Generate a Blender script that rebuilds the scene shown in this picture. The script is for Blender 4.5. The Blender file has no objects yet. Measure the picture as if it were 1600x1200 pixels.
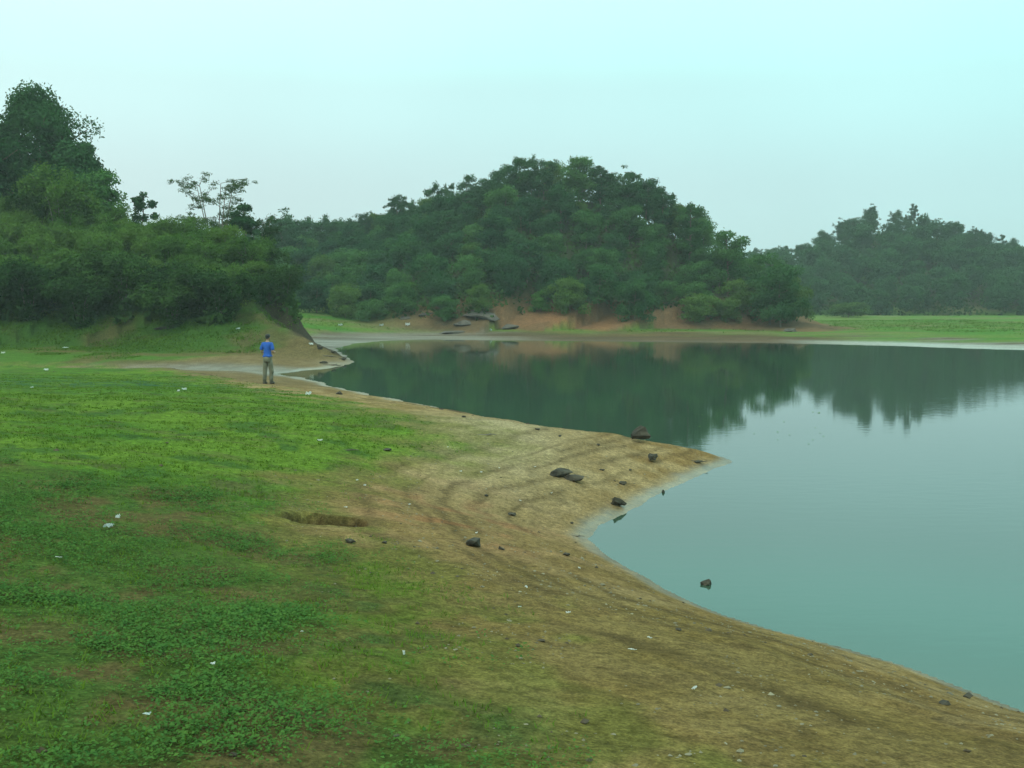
import bpy, bmesh, math, random
import numpy as np
from mathutils import Vector, Matrix
random.seed(7); RNG = np.random.default_rng(11)
R = math.radians
SC = bpy.context.scene
COL = SC.collection

# ------------------------------------------------------------------ camera, sky, sun, exposure
CAM_H, FPX, YH = 3.0, 1537.0, 475.0            # eye above the water, focal length and horizon row in the 1600 px photograph
PITCH = math.atan((600 - YH) / FPX)
cd = bpy.data.cameras.new('camera'); cam = bpy.data.objects.new('camera', cd); COL.objects.link(cam)
cam.location = (0, 0, CAM_H); cam.rotation_euler = (math.pi/2 - PITCH, 0, 0)
cd.sensor_width = 36.0; cd.lens = 36.0 * FPX / 1600; cd.clip_start = 0.1; cd.clip_end = 3000
SC.camera = cam
SC.view_settings.view_transform = 'Standard'; SC.view_settings.look = 'None'
SC.view_settings.exposure = 0.0; SC.view_settings.gamma = 1.0
SUN_EL, SUN_ROT = R(58), R(200)
w = bpy.data.worlds.new('World'); SC.world = w; w.use_nodes = True
nt = w.node_tree; nt.nodes.clear(); N = nt.nodes.new; L = nt.links.new
wo = N('ShaderNodeOutputWorld'); bg = N('ShaderNodeBackground'); bg.inputs['Strength'].default_value = 0.1
sky = N('ShaderNodeTexSky'); sky.sky_type = 'NISHITA'; sky.sun_disc = False
sky.sun_elevation = SUN_EL; sky.sun_rotation = SUN_ROT; sky.air_density = 1.0; sky.dust_density = 3.0
tc = N('ShaderNodeTexCoord'); sp = N('ShaderNodeSeparateXYZ'); L(tc.outputs['Generated'], sp.inputs[0])
ramp = N('ShaderNodeValToRGB'); ramp.color_ramp.interpolation = 'EASE'
els = ramp.color_ramp.elements                      # overcast cloud layer: greyer low down, brighter and clearer cyan above
els[0].position = 0.0; els[0].color = (0.280, 0.370, 0.370, 1)
els[1].position = 1.0; els[1].color = (0.64, 0.82, 0.73, 1)
for p, c in ((0.10, (0.298, 0.412, 0.410, 1)), (0.20, (0.315, 0.482, 0.474, 1)), (0.30, (0.355, 0.68, 0.635, 1)), (0.42, (0.60, 0.98, 0.87, 1))):
    e = els.new(p); e.color = c
L(sp.outputs['Z'], ramp.inputs[0])
sc10 = N('ShaderNodeVectorMath'); sc10.operation = 'SCALE'; sc10.inputs['Scale'].default_value = 22.0
nz = N('ShaderNodeTexNoise'); nz.inputs['Scale'].default_value = 2.2; nz.inputs['Detail'].default_value = 3; L(tc.outputs['Generated'], nz.inputs['Vector'])
m1 = N('ShaderNodeMapRange'); m1.inputs[1].default_value = -.45; m1.inputs[2].default_value = .5; m1.inputs[3].default_value = 1.09; m1.inputs[4].default_value = .86; L(sp.outputs['X'], m1.inputs[0])
m2 = N('ShaderNodeMapRange'); m2.inputs[1].default_value = .3; m2.inputs[2].default_value = .7; m2.inputs[3].default_value = .955; m2.inputs[4].default_value = 1.045; L(nz.outputs[0], m2.inputs[0])
cb = N('ShaderNodeCombineXYZ'); cb.inputs[1].default_value = 1; cb.inputs[2].default_value = 1; L(m1.outputs[0], cb.inputs[0])
v1 = N('ShaderNodeVectorMath'); v1.operation = 'MULTIPLY'; L(ramp.outputs[0], v1.inputs[0]); L(cb.outputs[0], v1.inputs[1])
v2 = N('ShaderNodeVectorMath'); v2.operation = 'SCALE'; L(v1.outputs[0], v2.inputs[0]); L(m2.outputs[0], v2.inputs['Scale'])
L(v2.outputs[0], sc10.inputs[0])
mx = N('ShaderNodeMix'); mx.data_type = 'RGBA'; mx.inputs[0].default_value = 0.9
L(sky.outputs[0], mx.inputs[6]); L(sc10.outputs[0], mx.inputs[7])
L(mx.outputs[2], bg.inputs['Color']); L(bg.outputs[0], wo.inputs[0])
sd = bpy.data.lights.new('sun', 'SUN'); sd.energy = 0.8; sd.angle = R(25); sd.color = (1, 0.96, 0.88)
so = bpy.data.objects.new('sun', sd); COL.objects.link(so)
so.rotation_euler = Vector((-math.sin(SUN_ROT)*math.cos(SUN_EL), -math.cos(SUN_ROT)*math.cos(SUN_EL), -math.sin(SUN_EL))).to_track_quat('-Z', 'Y').to_euler()
SC.cycles.use_denoising = True
SC.cycles.max_bounces = 6; SC.cycles.diffuse_bounces = 3; SC.cycles.glossy_bounces = 2; SC.cycles.transmission_bounces = 3
SC.cycles.volume_bounces = 0

# ------------------------------------------------------------------ small helpers
def tag(o, label=None, cat=None, group=None, kind=None):
    if label: o['label'] = label
    if cat: o['category'] = cat
    if group: o['group'] = group
    if kind: o['kind'] = kind
    return o
def link(name, me, mat=None, parent=None, smooth=False):
    o = bpy.data.objects.new(name, me); COL.objects.link(o)
    if mat: me.materials.append(mat)
    if parent: o.parent = parent
    if smooth: me.polygons.foreach_set('use_smooth', [True]*len(me.polygons))
    return o
def empty(name, loc=(0, 0, 0), rz=0):
    o = bpy.data.objects.new(name, None); COL.objects.link(o)
    o.location = loc; o.rotation_euler = (0, 0, rz); o.empty_display_size = 0.2
    return o
def copy_tree(o, parent=None):
    c = o.copy(); COL.objects.link(c)
    if parent: c.parent = parent
    for ch in list(o.children): copy_tree(ch, c)
    return c
def polys(name, V, k):
    """V: (n*k,3) verts, faces of k verts each"""
    V = np.asarray(V, np.float32).reshape(-1, 3); n = len(V)//k
    me = bpy.data.meshes.new(name); me.vertices.add(len(V)); me.vertices.foreach_set('co', V.ravel())
    me.loops.add(len(V)); me.loops.foreach_set('vertex_index', np.arange(len(V), dtype=np.int32))
    me.polygons.add(n); me.polygons.foreach_set('loop_start', np.arange(0, n*k, k, dtype=np.int32))
    me.polygons.foreach_set('loop_total', np.full(n, k, np.int32)); me.update(calc_edges=True)
    return me
def vnoise(x, y, seed=0):
    xi = np.floor(x).astype(np.int64); yi = np.floor(y).astype(np.int64); fx = x - xi; fy = y - yi
    fx = fx*fx*(3-2*fx); fy = fy*fy*(3-2*fy)
    def h(a, b):
        v = (a*374761393 + b*668265263 + seed*974711) & 0xFFFFFFFF
        v = ((v ^ (v >> 13))*1274126177) & 0xFFFFFFFF
        return ((v ^ (v >> 16)) & 0xFFFF)/65535.0
    return (h(xi, yi)*(1-fx)+h(xi+1, yi)*fx)*(1-fy) + (h(xi, yi+1)*(1-fx)+h(xi+1, yi+1)*fx)*fy
def fbm(x, y, oct=4, seed=0):
    t = 0; a = 0.5; s = 0
    for i in range(oct):
        t = t + a*vnoise(x*2**i + 17.3*i, y*2**i - 9.1*i, seed+i); s += a; a *= 0.5
    return t/s
def sstep(a, b, x):
    t = np.clip((x-a)/(b-a), 0, 1); return t*t*(3-2*t)
def lerp(a, b, t): return a + (b-a)*t
CP, SP = math.cos(PITCH), math.sin(PITCH)
def ray(px, py):
    x = (px-800)/FPX; y = -(py-600)/FPX
    return x, CP + y*SP, -SP + y*CP
def at_z(px, py, z):
    dx, dy, dz = ray(px, py); t = (z-CAM_H)/dz; return (dx*t, dy*t)
def at_d(px, py, d):
    dx, dy, dz = ray(px, py); t = d/dy; return (dx*t, d, CAM_H+dz*t)
def seg_dist(x, y, P, closed=False):
    """distance to polyline, index-parameter of nearest point, side (+ = right of travel)"""
    best = np.full(x.shape, 1e9); par = np.zeros(x.shape); side = np.zeros(x.shape)
    n = len(P) if closed else len(P)-1
    for i in range(n):
        ax, ay = P[i][0], P[i][1]; bx, by = P[(i+1) % len(P)][0], P[(i+1) % len(P)][1]
        ex, ey = bx-ax, by-ay; l2 = ex*ex+ey*ey
        t = np.clip(((x-ax)*ex+(y-ay)*ey)/l2, 0, 1)
        qx, qy = x-(ax+t*ex), y-(ay+t*ey); d = np.hypot(qx, qy)
        m = d < best; best = np.where(m, d, best); par = np.where(m, i+t, par)
        side = np.where(m, np.sign(ex*qy-ey*qx), side)
    return best, par, side
def inside(x, y, P):
    r = np.zeros(x.shape, bool); n = len(P)
    for i in range(n):
        ax, ay = P[i][:2]; bx, by = P[(i+1) % n][:2]
        if ay == by: continue
        c = ((ay > y) != (by > y)) & (x < (bx-ax)*(y-ay)/(by-ay)+ax); r ^= c
    return r
def signed(x, y, P):
    d, _, _ = seg_dist(x, y, P, True); return np.where(inside(x, y, P), -d, d)

# ------------------------------------------------------------------ the lie of the land
SHORE_PX = [(1600,1112),(1500,1076),(1400,1040),(1300,1010),(1200,985),(1130,962),(1050,927),(985,892),(940,866),(912,842),
 (928,820),(985,796),(1040,770),(1085,746),(1120,733),(1144,722),(1125,713),(1075,703),(1010,695),(960,688),(880,675),(800,660),
 (730,646),(660,633),(600,621),(560,613),(530,606),(490,594),(450,588),(436,584),(470,579),(510,576),(535,571),(553,566),(540,557),
 (527,549),(523,544),(560,536),(600,532.5),(650,531),(700,531),(800,532),(900,533),(1000,534),(1100,535),(1200,536),(1300,538),
 (1400,540.5),(1500,544),(1600,547)]
LAKE = [(60,-30),(14,0.5),(8,4.2)] + [at_z(a, b, 0) for a, b in SHORE_PX] + [(60,58),(140,60),(140,-30)]
CHAN = [at_z(436,584,0), at_z(300,573,.2), at_z(150,568,.35), at_z(0,564,.45), (-34,46)]
# ridge lines: x, y, height, width in front, width behind
RIDGE_L = [(-8.4,50.7,.12,3,2.2),(-10.8,52.6,.92,5,3.2),(-12.6,54.8,1.65,8,3.6),(-14.8,57.5,2.55,11,4.0),(-17.0,61,4.4,13,6),(-22,65,6.0,16,10),
           (-30,68,7.3,19,14),(-45,70,9.0,22,20),(-75,70,9,24,30)]
RIDGE_S = [(-12.9,60.2,.3,2.6,2.0),(-13.7,60.6,2.5,3.4,2.6),(-15.0,61.4,4.6,5,4),(-19,64.5,6.0,9,8)]
def ridge_px(pts, tree):
    out = []
    for px, py, d, wf, wb in pts:
        x, y, z = at_d(px, py, d); out.append((x, y, max(z-tree, 0.6), wf, wb))
    return out
RIDGE_C = ridge_px([(300,350,150,30,40),(430,352,150,30,40),(560,345,148,34,40),(640,308,135,34,40),(740,288,127,32,40),(790,258,123,32,38),(850,248,121,31,36),
 (905,250,120,31,34),(960,265,118,30,32),(1000,282,116,29,30),(1050,302,113,27,26),(1090,328,111,25,22),(1118,362,109,23,18),
 (1160,374,107,20,15),(1200,400,104,16,12),(1228,430,102,11,9)], 4.6)
RIDGE_R = ridge_px([(1080,390,225,50,60),(1200,388,220,50,60),(1250,374,215,48,60),(1300,350,212,47,60),(1360,325,210,46,60),(1430,323,210,46,60),(1480,345,210,46,60),
 (1530,366,212,46,60),(1600,386,214,46,60),(1760,404,218,46,60),(2000,390,225,46,60)], 5.0)
SCARP = [at_z(270,577,.32), at_z(310,582,.38), at_z(370,591,.42), at_z(420,601,.42), at_z(470,608,.42), at_z(520,617,.40), at_z(600,632,.35), at_z(680,644,.33), at_z(760,660,.3)]
PITS = [(484,797,.29,.27,.17), (533,795,.27,.23,.17)]
def hill(x, y, Rg, pw):
    d, t, s = seg_dist(x, y, Rg)
    P = np.array(Rg); i = np.arange(len(P))
    z = np.interp(t, i, P[:, 2]); wf = np.interp(t, i, P[:, 3]); wb = np.interp(t, i, P[:, 4])
    front = s < 0 if Rg[0][0] < Rg[-1][0] else s > 0
    return z*np.clip(1-d/np.where(front, wf, wb), 0, 1)**pw
def land(x, y, info=False):
    x = np.asarray(x, float); y = np.asarray(y, float); sh = x.shape
    x = np.atleast_1d(x); y = np.atleast_1d(y)
    wob = (fbm(x*.9, y*.9, 3, 5)-.5)*np.clip(np.hypot(x, y)*.03, .1, 1.2)
    s = signed(x, y, LAKE) + wob*.55
    ch, ct, _ = seg_dist(x, y, CHAN)
    sc_ = np.minimum(s, ch*.9+.25+.1*np.clip(-10-x, 0, 99)) if True else s
    s_near = np.where(y < 62, np.where(s > 0, sc_, s), s)
    A = np.interp(y, [0, 10, 18, 34, 46], [1.95, 1.75, 1.45, .68, .6])
    near = A*(1-np.exp(-np.clip(s_near, 0, 99)/5.0))
    At = np.interp(x, [-20, 0, 25, 40], [3.3, 2.6, 1.1, 1.0])
    fl = np.clip(s, 0, 999)
    far = .022*np.minimum(fl, 9) + At*(1-np.exp(-np.clip(fl-9, 0, 999)/np.interp(x, [-10, 25], [16, 45])))
    tf = sstep(46, 60, y + np.clip(x+12, -4, 4)*1.0)
    bank = lerp(near, far, tf)
    hl = np.maximum(hill(x, y, RIDGE_L, 1.25), hill(x, y, RIDGE_S, 1.0))*(1+.5*(fbm(x*.9, y*.9, 4, 12)-.5)*sstep(-24, -14, x)); hc = hill(x, y, RIDGE_C, 1.12); hr = hill(x, y, RIDGE_R, 1.1)
    hb = np.clip((np.hypot(x, y)-250)/150, 0, 1)*14
    h = np.maximum.reduce([bank, hl*np.clip(s*1.2, 0, 1), (hc+.1)*np.clip(s/5, 0, 1), hr, hb])
    # eroded ledge beside the inlet, strand lines, pits, roughness
    dsc, tsc, ssc = seg_dist(x, y, SCARP)
    h = h + np.where((s > .15) & (dsc < 2.5), .09*(sstep(-.12, .12, -ssc*dsc+ (fbm(x*2, y*2, 2, 9)-.5)*.5)-.5)*sstep(2.5, 1.0, dsc), 0)
    nearw = sstep(40, 25, y)
    for k, (c, a) in enumerate(((1.05, .012), (1.52, .016), (2.12, .028), (2.6, .016))):
        ss = s + (fbm(x*.45, y*.45, 2, 40)-.5)*.4
        h = h + nearw*a*np.exp(-((ss-c)/.13)**2)*sstep(.3, .65, fbm(x*.35, y*.35, 2, 60+k))
    amp = np.where(s > 0, np.clip(s*.25, 0, 1), 0)
    h = h + amp*((fbm(x*.45, y*.45, 3, 1)-.5)*.16*sstep(60, 12, y) + (fbm(x*3, y*3, 4, 2)-.5)*.05 + (fbm(x*.15, y*.15, 3, 3)-.5)*.5*sstep(40, 80, y)*np.clip((h-.8)*.5, 0, 1))
    for px_, py_, a, b, dep in PITS:
        cx, cy = at_z(px_, py_, .95)
        q = np.hypot((x-cx)/a, (y-cy)/b) + (fbm(x*6, y*6, 2, 77)-.5)*.5
        h = h - dep*sstep(1.05, .75, q)
    h = np.where(s > 0, np.maximum(h, np.minimum(.012+.02*s, .1)), np.maximum(-1.5, s*.16))
    if info: return h.reshape(sh), s.reshape(sh), dict(hl=hl.reshape(sh), hc=hc.reshape(sh), hr=hr.reshape(sh), dsc=dsc.reshape(sh), ch=ch.reshape(sh), tf=tf.reshape(sh))
    return h.reshape(sh)
DS = np.geomspace(2.5, 320, 900)
def hit(px, py):
    dx, dy, dz = ray(px, py); t = DS/dy; z = CAM_H+dz*t; g = land(dx*t, DS)
    i = int(np.argmax(z < g))
    if i == 0: i = 1
    a = (z-g)[i-1]; b = (z-g)[i]; f = a/(a-b+1e-9); d = DS[i-1]+(DS[i]-DS[i-1])*f; t = d/dy
    return Vector((dx*t, d, float(land(dx*t, d))))
def hits(pts): return [tuple(hit(a, b))[:2] for a, b in pts]
LAWN = [(-40,-8),(2.5,-8)] + hits([(1010,1290),(930,1200),(840,1150),(720,1090),(660,1010),(610,900),(555,865),(440,838),(398,800),(450,748),(560,722),
        (650,700),(700,682),(640,660),(560,642),(500,625),(420,606),(330,588),(270,578),(150,573),(0,568)]) + [(-30,36),(-45,30)]
WEED = [(-40,-8),(2.2,-8)] + hits([(990,1290),(890,1200),(800,1130),(640,1075),(600,1040),(610,990),(560,930),(500,870),(420,825),(380,775),(230,762),(100,745),(0,740)]) + [(-30,18)]

# ------------------------------------------------------------------ materials
def new_mat(name):
    m = bpy.data.materials.new(name); m.use_nodes = True; t = m.node_tree; b = t.nodes['Principled BSDF']; return m, t, b
def ground_mat():
    m, t, b = new_mat('ground'); N = t.nodes.new; L = t.links.new
    a = N('ShaderNodeAttribute'); a.attribute_name = 'Col'
    wv = N('ShaderNodeAttribute'); wv.attribute_name = 'wet'
    gc = N('ShaderNodeTexCoord')
    n1 = N('ShaderNodeTexNoise'); n1.inputs['Scale'].default_value = 17; n1.inputs['Detail'].default_value = 6; n1.inputs['Roughness'].default_value = .7
    n2 = N('ShaderNodeTexNoise'); n2.inputs['Scale'].default_value = 60; n2.inputs['Detail'].default_value = 4
    n3 = N('ShaderNodeTexNoise'); n3.inputs['Scale'].default_value = 2.2; n3.inputs['Detail'].default_value = 5
    for n in (n1, n2, n3): L(gc.outputs['Object'], n.inputs['Vector'])
    def mr(src, a0, a1, b0, b1):
        q = N('ShaderNodeMapRange'); q.inputs[1].default_value = a0; q.inputs[2].default_value = a1; q.inputs[3].default_value = b0; q.inputs[4].default_value = b1
        L(src, q.inputs[0]); return q.outputs[0]
    def mul(p, q):
        k = N('ShaderNodeMath'); k.operation = 'MULTIPLY'; L(p, k.inputs[0]); L(q, k.inputs[1]); return k.outputs[0]
    f = mul(mul(mr(n1.outputs[0], .3, .7, .52, 1.42), mr(n2.outputs[0], .3, .7, .66, 1.34)), mr(n3.outputs[0], .3, .7, .85, 1.15))
    mp = N('ShaderNodeMapping'); mp.inputs['Scale'].default_value = (8, 9.5, 8); L(gc.outputs['Object'], mp.inputs[0])
    n4 = N('ShaderNodeTexNoise'); n4.inputs['Scale'].default_value = 1; n4.inputs['Detail'].default_value = 7; n4.inputs['Roughness'].default_value = .68; L(mp.outputs[0], n4.inputs['Vector'])
    f = mul(f, mr(n4.outputs[0], .40, .60, .85, 1.13))
    s = N('ShaderNodeVectorMath'); s.operation = 'SCALE'; L(a.outputs['Color'], s.inputs[0]); L(f, s.inputs['Scale'])
    L(s.outputs[0], b.inputs['Base Color'])
    L(mr(wv.outputs['Fac'], 0, 1, .95, .34), b.inputs['Roughness'])
    L(mr(wv.outputs['Fac'], 0, 1, .04, .42), b.inputs['Specular IOR Level'])
    h = N('ShaderNodeMath'); h.operation = 'ADD'; L(n1.outputs[0], h.inputs[0]); L(mr(n2.outputs[0], 0, 1, 0, .45), h.inputs[1])
    bp = N('ShaderNodeBump'); bp.inputs['Distance'].default_value = .03; L(mr(wv.outputs['Fac'], 0, 1, 1.0, .15), bp.inputs['Strength'])
    L(h.outputs[0], bp.inputs['Height']); L(bp.outputs[0], b.inputs['Normal'])
    return m
def water_mat():
    m, t, b = new_mat('lake_water'); N = t.nodes.new; L = t.links.new
    b.inputs['Base Color'].default_value = (.026, .054, .034, 1); b.inputs['Roughness'].default_value = .035; b.inputs['IOR'].default_value = 1.45
    gc = N('ShaderNodeTexCoord')
    mp = N('ShaderNodeMapping'); mp.inputs['Scale'].default_value = (1.2, 3.2, 1); L(gc.outputs['Object'], mp.inputs[0])
    n1 = N('ShaderNodeTexNoise'); n1.inputs['Scale'].default_value = 1.6; n1.inputs['Detail'].default_value = 3; L(mp.outputs[0], n1.inputs['Vector'])
    n2 = N('ShaderNodeTexNoise'); n2.inputs['Scale'].default_value = .07; n2.inputs['Detail'].default_value = 2; L(gc.outputs['Object'], n2.inputs['Vector'])
    q = N('ShaderNodeMapRange'); q.inputs[1].default_value = .42; q.inputs[2].default_value = .62; q.inputs[3].default_value = .25; q.inputs[4].default_value = 1.0; L(n2.outputs[0], q.inputs[0])
    bp = N('ShaderNodeBump'); bp.inputs['Distance'].default_value = .0028; L(q.outputs[0], bp.inputs['Strength']); L(n1.outputs[0], bp.inputs['Height'])
    L(bp.outputs[0], b.inputs['Normal']); return m
def leaf_mat(name, c1, c2, trans=.22, scale=.55):
    m, t, b = new_mat(name); N = t.nodes.new; L = t.links.new; t.nodes.remove(b)
    out = t.nodes['Material Output']
    oi = N('ShaderNodeObjectInfo'); gc = N('ShaderNodeTexCoord')
    n = N('ShaderNodeTexNoise'); n.inputs['Scale'].default_value = scale; n.inputs['Detail'].default_value = 3; L(gc.outputs['Object'], n.inputs['Vector'])
    q = N('ShaderNodeMapRange'); q.inputs[1].default_value = .36; q.inputs[2].default_value = .64; L(n.outputs[0], q.inputs[0])
    ad = N('ShaderNodeMath'); ad.operation = 'MULTIPLY_ADD'; L(oi.outputs['Random'], ad.inputs[0]); ad.inputs[1].default_value = .65; 
    hf = N('ShaderNodeMath'); hf.operation = 'MULTIPLY'; hf.inputs[1].default_value = .45; L(q.outputs[0], hf.inputs[0]); L(hf.outputs[0], ad.inputs[2])
    mx = N('ShaderNodeMix'); mx.data_type = 'RGBA'; L(ad.outputs[0], mx.inputs[0]); mx.inputs[6].default_value = (*c1, 1); mx.inputs[7].default_value = (*c2, 1)
    d = N('ShaderNodeBsdfDiffuse'); tr = N('ShaderNodeBsdfTranslucent'); ms = N('ShaderNodeMixShader'); ms.inputs[0].default_value = trans
    L(mx.outputs[2], d.inputs[0]); L(mx.outputs[2], tr.inputs[0]); L(d.outputs[0], ms.inputs[1]); L(tr.outputs[0], ms.inputs[2]); L(ms.outputs[0], out.inputs[0])
    return m
def plain(name, c1, c2=None, scale=8, rough=.85, bump=.3, dist=.02):
    m, t, b = new_mat(name); N = t.nodes.new; L = t.links.new
    c2 = c2 or tuple(v*.6 for v in c1)
    gc = N('ShaderNodeTexCoord'); n = N('ShaderNodeTexNoise'); n.inputs['Scale'].default_value = scale; n.inputs['Detail'].default_value = 6; L(gc.outputs['Object'], n.inputs['Vector'])
    q = N('ShaderNodeMapRange'); q.inputs[1].default_value = .33; q.inputs[2].default_value = .67; L(n.outputs[0], q.inputs[0])
    mx = N('ShaderNodeMix'); mx.data_type = 'RGBA'; L(q.outputs[0], mx.inputs[0]); mx.inputs[6].default_value = (*c2, 1); mx.inputs[7].default_value = (*c1, 1)
    L(mx.outputs[2], b.inputs['Base Color']); b.inputs['Roughness'].default_value = rough
    bp = N('ShaderNodeBump'); bp.inputs['Strength'].default_value = bump; bp.inputs['Distance'].default_value = dist; L(n.outputs[0], bp.inputs['Height']); L(bp.outputs[0], b.inputs['Normal'])
    return m
M = {}
M['ground'] = ground_mat(); M['water'] = water_mat()
M['bark'] = plain('bark', (.16, .12, .085), (.07, .055, .04), 9, .95, .8)
M['palebark'] = plain('pale_bark', (.22, .19, .15), (.11, .09, .07), 9, .95, .6)
M['leaf'] = leaf_mat('leaf_green', (.024, .082, .028), (.085, .180, .048))
M['leafdark'] = leaf_mat('leaf_dark', (.022, .070, .028), (.048, .115, .040))
M['leafpine'] = leaf_mat('pine_needles', (.024, .070, .030), (.054, .125, .044), .14)
M['leaffresh'] = leaf_mat('leaf_fresh', (.062, .130, .026), (.118, .192, .038))  # paler species, with the brighter light up the slope mixed into its green
M['leafshrub'] = leaf_mat('leaf_shrub', (.020, .052, .016), (.058, .112, .026))  # darker shrub green, deepened by the shade low on the slope
M['leafyellow'] = leaf_mat('leaf_yellowish', (.038, .090, .022), (.110, .185, .040))
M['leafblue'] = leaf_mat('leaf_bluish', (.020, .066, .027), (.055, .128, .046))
M['leafbright'] = leaf_mat('leaf_bright', (.07, .17, .03), (.10, .22, .04))
M['weed'] = leaf_mat('weed_leaf', (.034, .108, .032), (.125, .225, .045), .3, 14)
M['grass'] = leaf_mat('grass_blade', (.060, .132, .015), (.110, .172, .021), .25, .6)
M['rock'] = plain('dark_rock', (.060, .046, .028), (.018, .014, .009), 9, .9, .8, .03)
M['rockpale'] = plain('grey_rock', (.20, .165, .13), (.075, .062, .055), 1.2, .9, .8, .15)
M['rockdull'] = plain('grey_bedrock', (.115, .092, .072), (.045, .038, .034), 1.4, .9, .9, .2)
M['pebble'] = plain('pebble', (.25, .215, .14), (.10, .08, .05), 3.0, .85, .2)
M['clod'] = plain('soil_clod', (.09, .062, .035), (.035, .026, .016), 6, .95, .5)
M['paper'] = plain('white_paper', (.82, .82, .80), (.70, .70, .68), 14, .7, .3, .004)
M['plastic'] = plain('white_plastic', (.70, .74, .72), (.42, .47, .45), 9, .4, .4, .01)
M['wood'] = plain('weathered_wood', (.13, .10, .07), (.05, .04, .03), 12, .9, .6)

# ------------------------------------------------------------------ ground sheet
def build_ground():
    r = [.4]
    while r[-1] < 760:
        q = r[-1]; k = 1.03 if q < 2.5 else 1.0055 if q < 15 else 1.008 if q < 40 else 1.009 if q < 110 else 1.016 if q < 260 else 1.06
        r.append(q*k)
    r = np.array(r)
    th = np.concatenate([np.linspace(-180, -40, 60, endpoint=False), np.linspace(-40, -31, 30, endpoint=False), np.linspace(-31, 31, 540, endpoint=False), np.linspace(31, 40, 30, endpoint=False), np.linspace(40, 180, 60, endpoint=False)])
    th = np.radians(th); nr, na = len(r), len(th)
    X = r[:, None]*np.sin(th)[None]; Y = r[:, None]*np.cos(th)[None]
    Z, S, I = land(X, Y, True)
    V = np.stack([X, Y, Z], -1).reshape(-1, 3); V = np.vstack([V, [[0, 0, float(land(0., 0.))]]])
    i = np.arange(nr-1)[:, None]*na; j = np.arange(na)[None]; j2 = (j+1) % na
    F = np.stack([i+j, i+j2, i+na+j2, i+na+j], -1).reshape(-1, 4)
    cap = np.stack([np.full(na, nr*na), (np.arange(na)+1) % na, np.arange(na)], -1)
    me = bpy.data.meshes.new('ground'); me.vertices.add(len(V)); me.vertices.foreach_set('co', V.astype(np.float32).ravel())
    li = np.concatenate([F.ravel(), cap.ravel()]).astype(np.int32)
    me.loops.add(len(li)); me.loops.foreach_set('vertex_index', li)
    me.polygons.add(len(F)+na)
    me.polygons.foreach_set('loop_start', np.concatenate([np.arange(len(F))*4, len(F)*4+np.arange(na)*3]).astype(np.int32))
    me.polygons.foreach_set('loop_total', np.concatenate([np.full(len(F), 4), np.full(na, 3)]).astype(np.int32))
    me.update(calc_edges=True); me.validate()
    x, y, z, s = V[:, 0], V[:, 1], V[:, 2], np.append(S.ravel(), 7.0)
    g = lambda k: np.append(I[k].ravel(), 0.0)
    C = lambda *c: np.array(c)[None]
    n_big = fbm(x*.5, y*.5, 4, 21)[:, None]; n_mid = fbm(x*2.2, y*2.2, 4, 22)[:, None]; n_fine = fbm(x*9, y*9, 3, 23)[:, None]
    n_str = fbm(x*1.3, y*5, 3, 24)[:, None]
    def mask(v): return v[:, None]
    # near bank: sand
    sand = lerp(C(.205, .124, .048), C(.285, .190, .090), sstep(.35, .65, n_mid))
    sand = lerp(sand, C(.150, .104, .034), (.30+.5*sstep(.35, .62, n_big))*mask(sstep(14, 7, y)))         # olive film on the nearest sand
    sand = lerp(sand, C(.095, .060, .026), .42*sstep(.56, .72, fbm(x*3.1, y*4.2, 4, 24)[:, None]))
    red = np.exp(-((x+.6)**2/1.8+(y-11.5)**2/4)); sand = lerp(sand, C(.215, .085, .034), mask(red)*sstep(.4, .65, n_mid))
    pale = np.exp(-((x+.4)**2/2.5+(y-17.5)**2/18)); sand = lerp(sand, C(.33, .255, .145), mask(pale)*.95)
    strand = sum(np.exp(-((s+(fbm(x*.45, y*.45, 2, 40)-.5)*.4+(fbm(x*3, y*3, 2, 44)-.5)*.12-c)/q)**2)*sstep(.30, .52, fbm(x*.9, y*.9, 2, 70+k)) for k, (c, q) in enumerate(((.85, .06), (1.3, .10), (1.75, .07), (2.0, .09), (2.25, .05), (2.9, .12))))
    sand = lerp(sand, C(.062, .040, .018), mask(np.clip(strand, 0, 1)*.5*sstep(40, 25, y)))
    col = sand
    # lawn and weeds
    dl = signed(x, y, LAWN); wl = np.clip(y*.07, .5, 1.6)
    lawn = sstep(.75, -.75, (dl + (fbm(x*1.4, y*1.4, 4, 25)-.5)*2.6*wl)/wl)*sstep(.05, .5, s)
    lc = lerp(C(.068, .138, .015), C(.098, .160, .018), sstep(.35, .65, n_big)); lc = lerp(lc, C(.100, .080, .024), mask(sstep(10, 7, y))*(.45+.5*sstep(.35, .6, n_mid)))
    lc = lerp(lc, C(.034, .078, .018), .7*sstep(.52, .70, n_mid))
    lc = lerp(lc, C(.080, .078, .026), .6*sstep(.60, .72, n_str))
    blue = np.exp(-((x+11)**2/40+(y-27)**2/14)); lc = lerp(lc, C(.034, .085, .036), mask(blue)*sstep(.35, .6, n_mid)*.9)
    fr = sstep(1.7, .2, (dl+(fbm(x*2.1, y*2.1, 3, 35)-.5)*2.2)/wl); col = lerp(col, C(.118, .112, .026), mask(fr*.75*sstep(26, 18, y)))
    col = lerp(col, lc, mask(lawn))
    dw = signed(x, y, WEED); weed = sstep(.5, -.6, dw+(fbm(x*1.1, y*1.1, 4, 26)-.5)*2.0)
    wc = lerp(C(.054, .088, .018), C(.100, .072, .028), sstep(.40, .62, n_mid)); wc = lerp(wc, C(.075, .095, .022), sstep(.5, .7, n_big)*.7)
    col = lerp(col, wc, mask(weed*.9*lawn))
    # far side: meadow, mud, slopes
    tf = g('tf'); D = np.hypot(x, y)
    md = lerp(C(.062, .150, .020), C(.105, .155, .030), sstep(.4, .65, fbm(x*.12, y*.4, 3, 27)[:, None]))
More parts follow.
